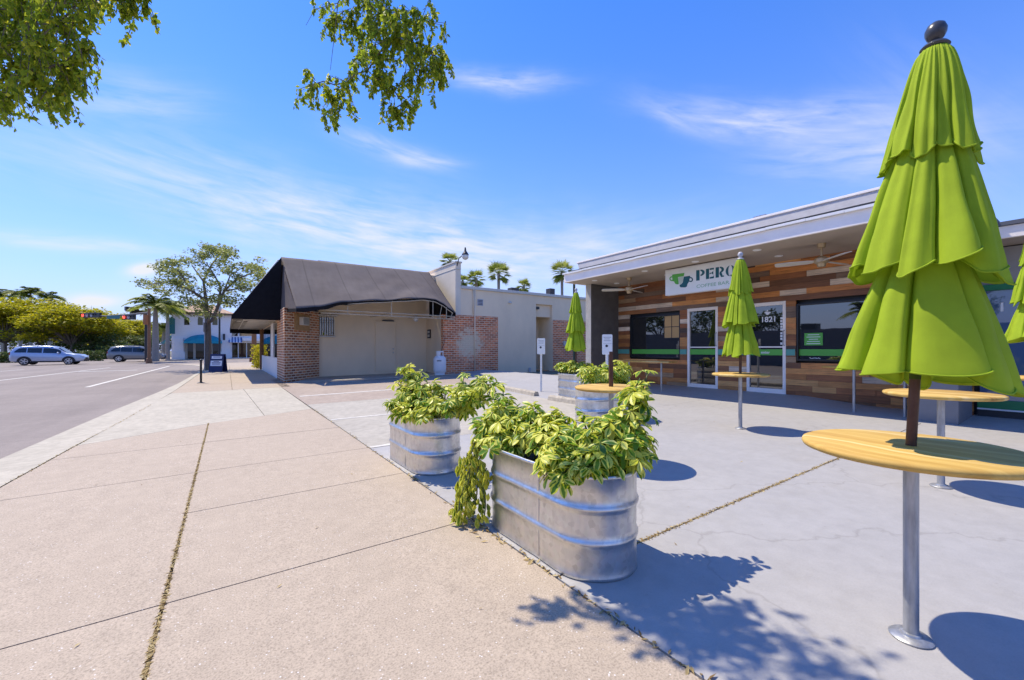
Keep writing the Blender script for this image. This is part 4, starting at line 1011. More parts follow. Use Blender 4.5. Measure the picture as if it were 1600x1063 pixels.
def rosette(mb, r, c, axis, size, yb=0, hang=0):
    axis = axis.normalized(); u = axis.orthogonal().normalized(); w = axis.cross(u); n = r.choice([6, 7, 7, 8]); ph = r.uniform(0, 6.28); yel = r.gauss(.24+yb, .24)
    for k in range(n):
        a = ph+2*math.pi*k/n+r.uniform(-.18, .18); dr = r.uniform(-.15, .42)+hang
        d = (u*math.cos(a)+w*math.sin(a))*math.cos(dr)-axis*math.sin(dr)
        if hang: d = (d+Vector((0, 0, -1.2*hang))).normalized()
        upv = (axis*math.cos(dr)+(u*math.cos(a)+w*math.sin(a))*math.sin(dr)); upv = (upv - d*upv.dot(d)).normalized()
        L = size*r.uniform(.75, 1.12)
        leaflet(mb, c+d*size*.10, d, upv, L, L*r.uniform(.21, .26), (yel+r.gauss(0, .10), min(1, max(0, r.gauss(.5, .3)))), r.uniform(.15, .5))
def stem_plant(name, label, cat, loc, stems, seed, size=.085, group=None, nper=7, spread=.09, vine=None):
    r = random.Random(seed); t = thing(name, label, cat, loc, group)
    fo = MB(); sm = MB()
    for (base, tip, cnt) in stems:
        base = Vector(base); tip = Vector(tip); mid = (base+tip)/2+Vector((r.uniform(-.05, .05), r.uniform(-.05, .05), .10+.12*(tip-base).xy.length))
        pts = []
        for i in range(9):
            k = i/8; pts.append(base*(1-k)**2+mid*2*k*(1-k)+tip*k*k)
        sm.tube(pts, [.009-.005*i/8 for i in range(9)], 6)
        for i in range(cnt):
            k = 1-(i/cnt)*.62; a = pts[min(8, int(k*8))]; b = pts[max(0, int(k*8)-1)]
            d = rv(r); d.z = abs(d.z)*.6+.1; d.normalize()
            pet = a+(b-a)*r.random()*.8+d*r.uniform(.02, spread)
            sm.tube([a, (a+pet)/2+Vector((0, 0, .012)), pet], .0022, 4)
            ax = (d*.7+Vector((0, 0, .75))+rv(r)*.35)
            rosette(fo, r, pet, ax, size*r.uniform(.8, 1.15))
    if vine:
        for (a, b, cnt) in vine:
            a = Vector(a); b = Vector(b); pts = [a+(b-a)*(i/8)+Vector((0, 0, .03*math.sin(i/8*math.pi)))+rv(r)*.012 for i in range(9)]
            sm.tube(pts, .005, 6)
            for i in range(cnt):
                k = r.random(); p = a+(b-a)*k+rv(r)*.06
                rosette(fo, r, p, Vector((r.uniform(-.8, .3), r.uniform(-.8, .4), .5)), size*.74*r.uniform(.8, 1.1), .18, .95)
    build('stems', sm, M['stemgreen'], t, smooth=True); build('foliage', fo, M['varieg'], t, smooth=True, fixn=False)
    return t
M['stemgreen'] = simple('green_stem', (.09, .11, .03), .6, var=.3)
def tips(lst, cx, y0, y1, z, seed, cnt):
    r = random.Random(seed); out = []
    for (px, py, tt) in lst:
        tp = P(px, py, tt); by = min(max(tp.y+r.uniform(-.12, .12), y0+.12), y1-.12); bx = min(max(tp.x, cx-.16), cx+.16)
        out.append(((bx, by, z), tuple(tp), cnt+2))
    return out
L1 = [(1012, 585, 2.55), (1000, 592, 2.5), (990, 612, 2.45), (1012, 625, 2.5), (968, 640, 2.4), (985, 640, 2.4), (1000, 665, 2.35), (950, 665, 2.35), (975, 690, 2.25), (1003, 695, 2.3), (985, 725, 2.2), (950, 705, 2.2), (925, 690, 2.3), (960, 735, 2.15), (935, 725, 2.15), (1000, 720, 2.25),
      (880, 752, 2.1), (862, 728, 2.2), (900, 735, 2.12), (870, 700, 2.3), (915, 715, 2.2), (850, 752, 2.2), (890, 705, 2.3), (868, 762, 2.12), (925, 745, 2.1),
      (905, 650, 2.6), (885, 655, 2.6), (862, 645, 2.65), (833, 640, 2.8), (848, 668, 2.6), (818, 662, 2.8), (885, 680, 2.45), (940, 655, 2.5), (905, 675, 2.4),
      (792, 635, 2.9), (768, 650, 2.92), (748, 676, 2.85), (778, 688, 2.75), (798, 690, 2.8), (752, 690, 2.85), (780, 640, 3.0), (786, 612, 3.0), (812, 688, 2.75), (802, 655, 2.9), (768, 705, 2.7), (760, 662, 2.9), (800, 705, 2.7), (822, 640, 2.95), (775, 670, 2.85), (840, 650, 2.75), (855, 660, 2.7), (828, 672, 2.65), (808, 670, 2.75), (838, 690, 2.6), (820, 695, 2.65), (870, 668, 2.55), (860, 690, 2.5), (785, 662, 2.85), (760, 690, 2.8), (742, 668, 2.9), (900, 690, 2.35), (935, 680, 2.35), (975, 665, 2.4), (990, 690, 2.3)]
vine = [((1.42, 2.46, .52), (1.36, 2.42, .10), 50), ((1.42, 2.52, .50), (1.27, 2.50, .06), 70), ((1.42, 2.56, .52), (1.31, 2.56, .06), 70), ((1.40, 2.62, .46), (1.35, 2.64, .07), 50), ((1.43, 2.40, .40), (1.39, 2.36, .07), 18), ((1.40, 2.50, .58), (1.34, 2.48, .30), 26)]
stem_plant('umbrella_plant', 'variegated yellow and green umbrella plant spilling over the nearest tank', 'plant', (1.69, 1.97, .48), tips(L1, 1.69, 1.43, 2.52, .47, 3, 6), 31, .078, 'variegated umbrella plants in the tanks', vine=vine)
L2 = [(640, 570, 4.25), (630, 578, 4.2), (655, 582, 4.2), (645, 592, 4.1), (622, 600, 4.2), (632, 612, 4.1), (606, 632, 4.0), (615, 645, 3.95), (630, 640, 3.9), (645, 655, 3.8), (665, 655, 3.75), (690, 655, 3.75), (710, 648, 3.75), (700, 632, 3.8), (735, 622, 3.85), (750, 608, 3.9), (770, 592, 3.95), (781, 602, 4.0), (765, 606, 3.9), (745, 632, 3.9), (738, 648, 3.9), (775, 625, 3.95), (682, 600, 4.1), (700, 605, 4.1), (722, 605, 4.0), (660, 612, 4.0), (680, 625, 3.9), (645, 622, 4.0), (662, 635, 3.9), (715, 622, 3.9), (725, 590, 4.1), (690, 642, 3.8), (640, 600, 4.2), (668, 598, 4.15), (655, 645, 3.85), (625, 652, 3.9), (755, 590, 4.05), (685, 612, 4.1)]
stem_plant('umbrella_plant', 'variegated umbrella plant with two raised shoots in the second tank along the sidewalk', 'plant', (1.70, 4.12, .48), tips(L2, 1.70, 3.58, 4.67, .47, 4, 6), 32, .082, 'variegated umbrella plants in the tanks')
def bushy(cx, cy, lx, ly, z, h, n, seed):
    r = random.Random(seed); out = []
    for i in range(n):
        a, b = r.uniform(-1, 1), r.uniform(-1, 1)
        out.append(((cx+a*lx*.8, cy+b*ly*.8, z), (cx+a*lx*.95, cy+b*ly*.95, z+.07+h*r.uniform(.55, 1)*(1-.35*max(abs(a), abs(b)))), 6))
    return out
stem_plant('umbrella_plant', 'low variegated umbrella plant in the tank by the wing wall', 'plant', (6.78, 7.25, .55), bushy(6.78, 7.25, .2, .5, .56, .36, 26, 5), 33, .095, 'variegated umbrella plants in the tanks')
stem_plant('umbrella_plant', 'variegated umbrella plant in the tank behind the table with the bare pole', 'plant', (5.0, 4.62, .53), bushy(5.0, 4.62, .55, .22, .53, .44, 30, 6), 34, .095, 'variegated umbrella plants in the tanks')
# dry leaves by the tank
litter('scattered_leaves', 26, lambda r: (r.uniform(1.28, 1.46), r.gauss(2.42, .22), gz(1.4)), (.014, .034), 41)

# ================================================================ OVERHANGING OAK
ok = thing('oak_tree', 'leafy tree whose two leaf sprays hang into the top of the photo', 'tree', (-1.5, -3.0, 0))
tr = MB(); tw = MB(); fol = MB(); r = random.Random(99)
top = Vector((-1.45, -2.9, 2.9))
tr.tube([(-1.5, -3.0, -.1), (-1.5, -3.0, .4), (-1.48, -2.95, 1.6), top], [.24, .19, .16, .15], 14)
def limb(pts, r0, r1, mbx=None):
    n = len(pts); (mbx or tr).tube(pts, [r0+(r1-r0)*i/(n-1) for i in range(n)], 8)
CB = P(610, -170, 2.6); LB = P(60, -150, 1.65)
limb([top, Vector((-1.1, -1.4, 4.0)), Vector((-.3, .3, 4.55)), CB+Vector((-.35, -.7, .4)), CB], .12, .03)
limb([top, Vector((-1.35, -1.0, 3.3)), Vector((-1.0, .7, 3.3)), LB+Vector((-.02, -.3, .25)), LB], .10, .025)
limb([top, Vector((-1.9, -3.6, 4.2)), Vector((-2.6, -4.4, 5.2))], .12, .03); limb([top, Vector((-1.0, -3.9, 4.2)), Vector((-.2, -4.9, 5.3))], .12, .03); limb([top, Vector((-1.6, -2.6, 4.4)), Vector((-2.0, -2.0, 5.6))], .12, .03)
def spray(blobs, hub, D, dens, Lr, seed, hang=.9, wr=.3):
    r = random.Random(seed); done = [hub]
    for (px, py, rad, dd) in sorted(blobs, key=lambda b: (P(b[0], b[1], D+b[3])-hub).length):
        c = P(px, py, D+dd); rw = rad/F*(D+dd); par = min(done, key=lambda q: (q-c).length); done.append(c)
        d_ = c-par; limb([par, par+d_*.35+rv(r)*d_.length*.14, par+d_*.7+rv(r)*d_.length*.10, c], .0045, .0028, tw)
        nt_ = max(5, int(rad*.42))
        for i in range(nt_):
            e = c+Vector((rv(r).x*rw, rv(r).y*rw*1.1, rv(r).z*rw)); e2 = e+Vector((rv(r).x*.05, rv(r).y*.05, -.06-.05*r.random()))
            tw.tube([c+(e-c)*.25, e, e2], [.0022, .0016, .001], 4)
            for k in range(int(dens)):
                b = (e+(e2-e)*r.random()) if r.random() < .75 else (c+(e-c)*r.random())
                d = (rv(r)+Vector((0, 0, -hang))).normalized(); L = r.uniform(*Lr); ti = min(1, max(0, r.gauss(.5, .26)))
                leaf(fol, b+rv(r)*.012, d, rv(r), L, L*wr*r.uniform(.8, 1.2), t3(ti))
B = [(596, 22, 60, 0), (641, 67, 52, .05), (586, 92, 48, -.05), (661, 107, 38, 0), (541, 129, 34, .05), (614, 139, 38, 0), (518, 170, 13, 0), (496, 130, 26, .05), (516, 149, 18, .05), (556, 47, 34, .1), (658, 32, 36, -.05), (688, 99, 22, 0), (636, 159, 16, 0), (617, 169, 12, 0), (526, 27, 28, .1), (556, -53, 80, .1), (606, -133, 80, 0), (571, 7, 45, .05), (616, 57, 40, -.1), (671, 77, 30, .1)]
spray(B, CB, 2.6, 34, (.022, .036), 5)
B = [(32, -5, 85, 0), (22, 70, 68, .05), (92, 35, 50, -.05), (52, 120, 44, 0), (19, 147, 20, 0), (129, 75, 20, 0), (102, 100, 30, 0), (92, 140, 14, 0), (172, -10, 28, 0), (202, -17, 26, 0), (223, -7, 10, 0), (107, -65, 110, 0), (-3, 15, 80, .1), (122, 0, 45, .05), (-23, 85, 60, 0), (67, 75, 45, .1), (-63, -85, 120, .1)]
spray(B, LB, 1.62, 28, (.018, .030), 6)
# bare hanging twig left of the spray
tw.tube([CB, P(560, -60, 2.6), P(528, 5, 2.6), P(522, 60, 2.6), P(516, 110, 2.62)], [.005, .004, .003, .002, .0012], 5); tw.tube([P(528, 5, 2.6), P(492, 15, 2.58), P(478, 40, 2.58)], [.002, .0015, .001], 5)
r = random.Random(8)
for i in range(60):   # the crown over and behind the camera
    c = Vector((-1.6+r.gauss(0, 1.3), -3.6+r.gauss(0, .9), 5.2+r.gauss(0, .7)))
    for k in range(60):
        leaf(fol, c+rv(r)*.45, rv(r).normalized(), rv(r), .05, .014, t3(r.random()))
build('trunk', tr, M['bark'], ok, smooth=True); build('twigs', tw, M['bark'], ok, smooth=True); build('foliage', fol, M['oak'], ok, fixn=False)
# ================================================================ TREES FAR OFF
def crown(mb, r, c, rad, n, L, flat=.6, shell=.5, hor=.5, tb=.5):
    for i in range(n):
        v = rv(r); v = v.normalized()*(shell+(1-shell)*r.random()**.6)
        p = Vector((c[0]+v.x*rad, c[1]+v.y*rad, c[2]+v.z*rad*flat))
        d = rv(r); d.z *= (1-hor); d.normalize(); up = Vector((0, 0, 1)) if r.random() < hor else rv(r)
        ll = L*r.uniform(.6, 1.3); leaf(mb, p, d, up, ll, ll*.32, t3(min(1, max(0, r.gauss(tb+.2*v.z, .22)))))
def broad_tree(label, base, h, spread, mat, seed, leaves=2600, L=.3, clumps=16, flat=.5, group=None, cat='tree', name='broad_tree', trunk=.16, low=.45, hor=.55, crad=.3):
    r = random.Random(seed); base = Vector(base); t = thing(name, label, cat, base, group)
    tm = MB(); fm = MB(); fork = base+Vector((r.uniform(-.2, .2), r.uniform(-.2, .2), h*low*.75))
    tm.tube([base+Vector((0, 0, -.2)), base+Vector((0, 0, .3)), (base+fork)/2+rv(r)*.1, fork], [trunk*1.35, trunk, trunk*.85, trunk*.75], 10)
    for i in range(clumps):
        a = 2*math.pi*(i*.618)+r.uniform(-.3, .3); rr = spread*math.sqrt((i+.5)/clumps)*r.uniform(.85, 1.05)
        top = h*(1-.32*(rr/spread)**2)*r.uniform(.9, 1.0); c = base+Vector((rr*math.cos(a), rr*math.sin(a), top-spread*crad*flat*.8))
        if r.random() < .45: c.z -= (h*(1-low))*r.uniform(.15, .5)
        mid = fork+(c-fork)*.5+Vector((0, 0, (c-fork).xy.length*.12))
        tm.tube([fork, mid, c], [trunk*.5, trunk*.28, trunk*.1], 7)
        for q in range(3):
            e = c+rv(r)*spread*crad*.8; tm.tube([c-(c-mid)*.2*q, e], [trunk*.14, trunk*.05], 5)
        crown(fm, r, c, spread*crad*r.uniform(.8, 1.2), leaves//clumps, L, flat, .25, hor)
    build('trunk', tm, M['bark'], t, smooth=True); build('crown', fm, mat, t, fixn=False)
    return t
# street tree by the sandwich board
q = P(325, 577, 24.2); q.z = gz(q.x)
rt = random.Random(5); stt = thing('street_tree', 'sparse street tree with grey forked trunk beside the sandwich board', 'tree', q)
tm = MB(); fm = MB(); D = 24.2
def sp2(px, py, d=0): return P(px, py, D+d)
fk = sp2(324, 505); tm.tube([q+Vector((0, 0, -.1)), q+Vector((0, 0, .2)), sp2(325, 540), fk], [.24, .19, .17, .165], 12)
br = [([fk, sp2(322, 470), sp2(318, 440, .5), sp2(300, 415, 1)], .12), ([fk, sp2(332, 500), sp2(341, 478), sp2(350, 455), sp2(372, 435), sp2(400, 425)], .12), ([sp2(341, 478), sp2(345, 450), sp2(336, 432, -.5), sp2(322, 410, -.8)], .08), ([sp2(322, 470), sp2(300, 455, -1), sp2(265, 440, -1), sp2(232, 445, -1)], .08), ([sp2(350, 455), sp2(368, 452, .6), sp2(390, 450, 1)], .06), ([sp2(318, 440, .5), sp2(330, 415), sp2(345, 395), sp2(360, 392)], .06), ([sp2(300, 455, -1), sp2(280, 425, -1.5), sp2(262, 412, -1.5)], .05), ([fk, sp2(330, 490, -1.5), sp2(310, 470, -2.5)], .06), ([sp2(350, 455), sp2(360, 430, -.5), sp2(385, 415, -.5)], .05)]
for pts, r0 in br: tm.tube(pts, [r0*(1-.75*i/(len(pts)-1)) for i in range(len(pts))], 8)
cl = [(235, 447, 16), (255, 440, 20), (252, 420, 14), (262, 412, 12), (280, 432, 22), (285, 405, 14), (300, 420, 22), (310, 400, 14), (325, 390, 14), (335, 388, 14), (352, 396, 14), (365, 397, 10), (345, 412, 18), (320, 425, 24), (340, 435, 24), (300, 447, 24), (275, 455, 20), (320, 460, 24), (345, 460, 20), (365, 425, 16), (385, 418, 14), (400, 420, 14), (405, 428, 10), (370, 448, 15), (390, 440, 13), (330, 478, 20), (305, 475, 18), (290, 465, 16), (360, 470, 13), (318, 488, 13), (270, 437, 20), (375, 435, 12)]
for (px, py, rd) in cl:
    for w in range(5):
        c = sp2(px+rt.gauss(0, rd*.55), py+rt.gauss(0, rd*.4), rt.gauss(0, 1.1))
        crown(fm, rt, c, .42, 58, .16, .6, .1, .58)
build('trunk', tm, M['bark'], stt, smooth=True); build('crown', fm, M['street_leaf'], stt, fixn=False)
# yellow-green spreading trees beyond the crossing
for i, (px, tt, top, sprd, lab) in enumerate([(8, 62, 461, 6.2, 'at the left edge of the photo'), (62, 66, 464, 5.6, 'second from the left, behind the silver car'), (112, 62, 474, 5.2, 'third from the left, right of the silver car roof'), (150, 72, 480, 4.8, 'behind the five lens signal'), (205, 84, 497, 5.0, 'farthest, just left of the royal palms')]):
    b = P(px, 561, tt); b.z = -.35; hh = P(px, top, tt).z-b.z
    broad_tree('spreading yellow green tree ' + lab, b, hh, sprd, M['poinciana'], 40+i, 11000, .42, 40, .40, 'yellow green trees beyond the crossing', hor=.72, low=.34, crad=.36, trunk=.22)
for i, (px, tt, top, sprd, lab) in enumerate([(183, 62, 533, 2.2, 'round dark bushy tree behind the grey car'), (150, 64, 512, 3.2, 'dark green tree between the two cars'), (225, 70, 520, 2.6, 'dark green tree left of the traffic mast')]):
    b = P(px, 560, tt); b.z = -.35
    broad_tree(lab, b, P(px, top, tt).z-b.z, sprd, M['dkleaf'], 60+i, 3200, .32, 16, .7, 'dark trees beyond the crossing', low=.25, crad=.42)
for i, (px, tt, top, sprd) in enumerate([(30, 100, 500, 7), (95, 98, 505, 7), (150, 104, 500, 7), (200, 100, 506, 6), (238, 108, 500, 5)]):
    b = P(px, 559, tt); b.z = -.35
    broad_tree(['broad dark tree far back behind the left yellow green tree', 'broad dark tree far back between the yellow green trunks', 'broad dark tree far back above the second dark bush', 'broad dark tree far back left of the mast', 'broad dark tree far back behind the mast'][i], b, P(px, top, tt).z-b.z, sprd, M['dkleaf'], 160+i, 3600, .6, 18, .6, 'dark trees beyond the crossing', low=.12, crad=.42)
# hedges
def hedge(label, px0, px1, py0, py1, tt, seed):
    r = random.Random(seed); a, b = P(px0, py1, tt), P(px1, py1, tt); h = P(px0, py0, tt).z-a.z; mb = MB(); a.z = b.z = -.35
    n = int((b-a).length*420)
    for i in range(n):
        p = a+(b-a)*r.random()+Vector((r.uniform(-.2, .2), r.uniform(-.7, .7), r.random()**.7*(h+.35))); L = r.uniform(.12, .28); leaf(mb, p, rv(r).normalized(), rv(r), L, L*.35, t3(min(1, max(0, r.gauss(.45, .25)))))
    tag(build('hedge', mb, M['dkleaf'], fixn=False), label, 'hedge', 'clipped hedges along the cross street')
hedge('dark hedge behind the tail of the silver car', -10, 28, 556, 568, 46, 1)
hedge('dark hedge between the silver and the grey car', 122, 160, 553, 566, 50, 2)
hedge('long low hedge far behind the cars', 60, 180, 552, 560, 60, 3)
# palms
def fan_palm(label, crownp, dia, seed, ground=.2):
    r = random.Random(seed); c = Vector(crownp); t = thing('fan_palm', label, 'palm', (c.x, c.y, ground), 'fan palms behind the corner building')
    tm = MB(); tm.tube([(c.x+.1, c.y, ground-.2), (c.x+.05, c.y, (c.z+ground)/2), (c.x, c.y, c.z)], [.2, .15, .17], 10); build('trunk', tm, M['palmtrunk'], t, smooth=True)
    fm = MB(); R_ = dia/2
    for i in range(38):
        a = r.uniform(0, 6.28); el = r.uniform(-.95, 1.35); d = Vector((math.cos(a)*math.cos(el), math.sin(a)*math.cos(el), math.sin(el)))
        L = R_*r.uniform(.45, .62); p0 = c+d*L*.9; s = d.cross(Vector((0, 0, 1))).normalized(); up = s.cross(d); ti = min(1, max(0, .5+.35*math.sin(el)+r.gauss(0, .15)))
        fm.tube([c, p0], [.02, .012], 4, tint=t3(ti))
        for k in range(11):
            b = (k-5)/5*1.25; dd = (d*math.cos(b)+s*math.sin(b)).normalized(); leaf(fm, p0-d*.05, (dd+Vector((0, 0, -.22))).normalized(), up, R_*r.uniform(.42, .70), R_*.038, t3(ti), .2)
    build('crown', fm, M['palmleaf'], t, fixn=False); return t
for i, (px, py, dpx, lab) in enumerate([(703, 409, 36, 'fan palm half hidden by the parapet of the corner building'), (744, 436, 36, 'shorter fan palm right of the gooseneck lamp'), (779, 428, 44, 'full fan palm standing tallest over the middle of the beige wall'), (818, 448, 30, 'small fan palm low over the beige roof'), (878, 425, 44, 'slender fan palm beside the coffee bar roof'), (723, 440, 26, 'small fan palm peeping out just right of the parapet')]):
    fan_palm(lab, P(px, py, 45+i), dpx/F*(45+i), 70+i)
def feather_palm(label, base, crownp, Lf, seed, group=None, tr0=.28, nfr=30, kind='feather_palm'):
    r = random.Random(seed); c = Vector(crownp); b = Vector(base); t = thing(kind, label, 'palm', b, group)
    tm = MB(); tm.tube([b+Vector((0, 0, -.2)), b+Vector((0, 0, .6)), (b+c)/2, c-Vector((0, 0, .9)), c], [tr0*1.25, tr0*1.1, tr0, tr0*.75, tr0*.4], 12); build('trunk', tm, M['palmtrunk'], t, smooth=True)
    fm = MB()
    for i in range(nfr):
        a = 2*math.pi*i*.618+r.uniform(-.2, .2); el = r.uniform(.0, 1.3); L = Lf*r.uniform(.8, 1.1); ti = r.uniform(.2, .9); pts = []
        h = Vector((math.cos(a), math.sin(a), 0))
        for k in range(11):
            s = k/10; pts.append(c+h*L*s*math.cos(el)*(1-.1*s)+Vector((0, 0, L*(s*math.sin(el)-.62*s*s))))
        fm.tube(pts, [.03-.0025*k for k in range(11)], 4, tint=t3(ti))
        for k in range(1, 11):
            d = (pts[k]-pts[k-1]).normalized(); sd_ = d.cross(Vector((0, 0, 1))).normalized()
            for m_ in range(3):
                p = pts[k-1]+(pts[k]-pts[k-1])*(m_/3)
                for sg in (-1, 1):
                    ld = (sd_*sg+d*.55+Vector((0, 0, -.35+r.uniform(-.15, .15)))).normalized(); ll = L*.26*math.sin(math.pi*(.12+.85*k/11)); leaf(fm, p, ld, Vector((0, 0, 1)), ll, ll*.09+.015, t3(min(1, max(0, ti+r.gauss(0, .1)))), .2)
    build('crown', fm, M['palmleaf'], t, fixn=False); return t
def fp(label, px, base_py, top_py, tt, L, seed, g=None, tr0=.26): 
    b = P(px, base_py, tt); feather_palm(label, b, P(px, top_py, tt), L, seed, g, tr0)
fp('royal palm with thick pale trunk beside the traffic mast', 243, 562, 478, 42, 3.2, 81, 'royal palms by the white building', .26)
fp('royal palm just left of the white building corner', 262, 562, 482, 50, 3.0, 82, 'royal palms by the white building', .2)
fp('yellowish royal palm close to the teal vertical sign', 256, 562, 512, 54, 1.8, 83, 'royal palms by the white building', .25)
for i, (px, py, lab) in enumerate([(4, 462, 'coconut palm at the far left behind the yellow green trees'), (32, 462, 'coconut palm second from the left over the yellow green trees'), (48, 458, 'tallest coconut palm over the yellow green trees'), (77, 466, 'right coconut palm over the yellow green trees')]):
    fp(lab, px, 556, py, 86, 3.6, 90+i, 'coconut palms behind the yellow green trees')
# across the road, mirrored in the cafe glass
gb = thing('low_building', 'long low grey building across the road, seen mirrored in the coffee bar glass', 'building', (-24, 8, -.3))
mb = MB(); mb.box(-30, -21, -22, 40, -.5, 2.9); build('wall', mb, simple('far_grey_wall', (.13, .135, .15), .9), gb)
mb = MB(); mb.box(-24, -23, 15, 16.2, 2.9, 3.5); build('roof_unit', mb, M['dark'], gb)
feather_palm('palm behind the low grey building across the road', (-31, 14, -.3), (-31, 14, 4.9), 2.3, 101, 'palms across the road'); feather_palm('leaning palm behind the low grey building across the road', (-31, 9.5, -.3), (-31, 9, 4.6), 2.3, 102, 'palms across the road')
for i, (x, y, h, lab) in enumerate([(-32.5, 30, 8, 'large'), (-32.5, 38, 9, 'largest'), (-32.5, 22.5, 6.5, 'smallest')]): broad_tree(lab + ' dark tree behind the low grey building across the road', (x, y, -.4), h, 3.6, M['dkleaf'], 110+i, 2400, .4, 12, .7, 'dark trees across the road')

# ================================================================ WHITE BUILDING WITH TEAL AWNINGS
YB = 66.0
wb = thing('white_building', 'white two storey shop with tiled roof, arched openings and teal awnings', 'building', (-2.5, 68, 0))
def yb(px, py, Y=YB): return onY(px, py, Y)
xl, xr = yb(268, 500).x, yb(362, 500).x; ze = yb(310, 490).z
mb = MB()
gx0, gx1 = yb(288, 540).x, yb(346, 540).x; gzt = yb(316, 535).z
mb.box(xl, gx0, YB, YB+9, -.2, ze); mb.box(gx1, xr, YB, YB+9, -.2, ze); mb.box(gx0, gx1, YB, YB+9, gzt, ze); mb.box(gx0, gx1, YB+1.5, YB+9, -.2, gzt); build('wall', mb, M['white'], wb)
for px in (279, 353):
    mb = MB(); x = yb(px, 555).x; mb.box(x-.5, x+.5, YB-.25, YB, -.2, 2.6); mb.box(x-.65, x+.65, YB-.4, YB-.251, -.2, .9); build('pilaster', mb, M['white'], wb, bevel=.04)
mb = MB(); cx = (xl+xr)/2; zr = yb(310, 479, 70).z+.3
mb.add([(xl-.6, YB-.6, ze+.02), (xr+.6, YB-.6, ze+.02), (xr+.6, YB+9.6, ze+.02), (xl-.6, YB+9.6, ze+.02), (cx-1, YB+4.5, zr), (cx+1, YB+4.5, zr)], [(0, 1, 5, 4), (1, 2, 5), (2, 3, 4, 5), (3, 0, 4), (0, 3, 2, 1)])
build('roof', mb, M['tile'], wb); mb = MB(); mb.box(xl-.62, xr+.62, YB-.64, YB-.45, ze-.12, ze+.10); build('eave', mb, simple('brown_eave', (.16, .10, .07), .7), wb)
for px in (292, 313, 336):
    a = yb(px-4, 508); b = yb(px+4, 496); rr = (b.x-a.x)/2; c = (a.x+b.x)/2; zz = b.z-rr
    pts = [(c-rr, YB-.03, a.z), (c+rr, YB-.03, a.z)] + [(c+rr*math.cos(R(k*18)), YB-.03, zz+rr*math.sin(R(k*18))) for k in range(11)]
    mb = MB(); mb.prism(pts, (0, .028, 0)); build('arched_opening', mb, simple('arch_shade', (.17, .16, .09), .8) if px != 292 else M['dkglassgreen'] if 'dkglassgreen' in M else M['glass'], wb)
mb = MB(); mb.box(gx0, gx1, YB+1.2, YB+1.3, .0, gzt); build('shop_glass', mb, M['glass_far'], wb)
mb = MB()
for px in (290, 303, 330, 344): x = yb(px, 550).x; mb.box(x-.12, x+.12, YB+1.0, YB+1.19, -.1, gzt)
build('mullion', mb, M['cream'], wb)
mb = MB()   # arched teal awning
x0, x1 = yb(288, 537).x, yb(347, 537).x; zb_ = yb(316, 537).z; zt_ = yb(316, 523).z; rows = []
for j in range(7):
    s = j/6; rows.append([((x0+x1)/2-(x1-x0)/2*math.cos(math.pi*i/20), YB-1.4*s, zb_+.15+(zt_-zb_-.15)*math.sin(math.pi*i/20)*math.sqrt(max(0, 1-s*s*.96))) for i in range(21)])
rows.append([(p[0], p[1], zb_) for p in rows[-1]]); mb.grid(rows); build('arched_awning', mb, M['teal'], wb, smooth=True)
mb = MB(); a = yb(263, 536); mb.prism([(xl-1.0, YB+.2, a.z), (xl-1.0, YB+3, a.z), (xl-.01, YB+3, a.z+1.0), (xl-.01, YB+.2, a.z+1.0)], (0, 0, -.12)); build('side_awning', mb, M['teal'], wb)
mb = MB(); a, b = yb(264, 522), yb(274, 495); mb.prism([(a.x, YB-.5, a.z), (b.x, YB-.5, a.z), (b.x, YB-.5, b.z-.3), ((a.x+b.x)/2, YB-.5, b.z), (a.x, YB-.5, b.z-.3)], (0, .15, 0)); build('hanging_sign', mb, M['teal_sign'], wb)
mb = MB(); mb.box(yb(350, 530).x-.12, yb(350, 530).x+.12, YB-.3, YB, 2.4, 3.2); build('wall_lantern', mb, M['dark'], wb)
s2 = thing('storefront', 'low white storefront with blue striped awning right of the white building', 'building', (3.5, 68, .05))
xa, xb = xr+.05, yb(420, 530).x+4; zt_ = yb(380, 517).z
gl0, gl1 = yb(359, 550).x, yb(411, 550).x; g0, g1 = yb(380, 559).z, yb(380, 536).z
mb = MB(); mb.box(xa, xb, YB+.3, YB+9, g1, zt_); mb.box(xa, gl0, YB+.3, YB+9, -.1, g1); mb.box(gl1, xb, YB+.3, YB+9, -.1, g1); mb.box(gl0, gl1, YB+.3, YB+9, -.1, g0); mb.box(gl0, gl1, YB+1, YB+9, g0, g1); build('wall', mb, M['white'], s2)
mb = MB(); mb.box(gl0, gl1, YB+.5, YB+.6, g0, g1); build('shop_glass', mb, M['glass_far'], s2)
mb = MB()
for i in range(5): x = gl0+(gl1-gl0)*i/4; mb.box(x-.05, x+.05, YB+.42, YB+.495, g0, g1)
build('mullion', mb, M['white'], s2)
mb = MB(); x0, x1, n = yb(357, 530).x, yb(378, 530).x, 9; a, b = yb(370, 535).z, yb(370, 527).z; mb2 = MB()
for i in range(n):
    (mb if i % 2 == 0 else mb2).prism([(x0+(x1-x0)*i/n, YB+.28, b), (x0+(x1-x0)*(i+1)/n, YB+.28, b), (x0+(x1-x0)*(i+1)/n, YB-.8, a), (x0+(x1-x0)*i/n, YB-.8, a)], (0, 0, -.05))
sa = build('striped_awning', mb, M['bluestripe'], s2); build('white_stripe', mb2, M['white'], sa)
mb = MB(); mb.box(x1+.05, xb, YB-.5, YB+.29, (a+b)/2-.15, (a+b)/2+.2); build('canopy_band', mb, M['white'], s2)
mb = MB()
for px in (366, 380, 391): q = yb(px, 522); mb.box(q.x-.4, q.x+.4, YB+.24, YB+.299, q.z-.25, q.z+.25)
build('upper_window', mb, M['glass'], s2)

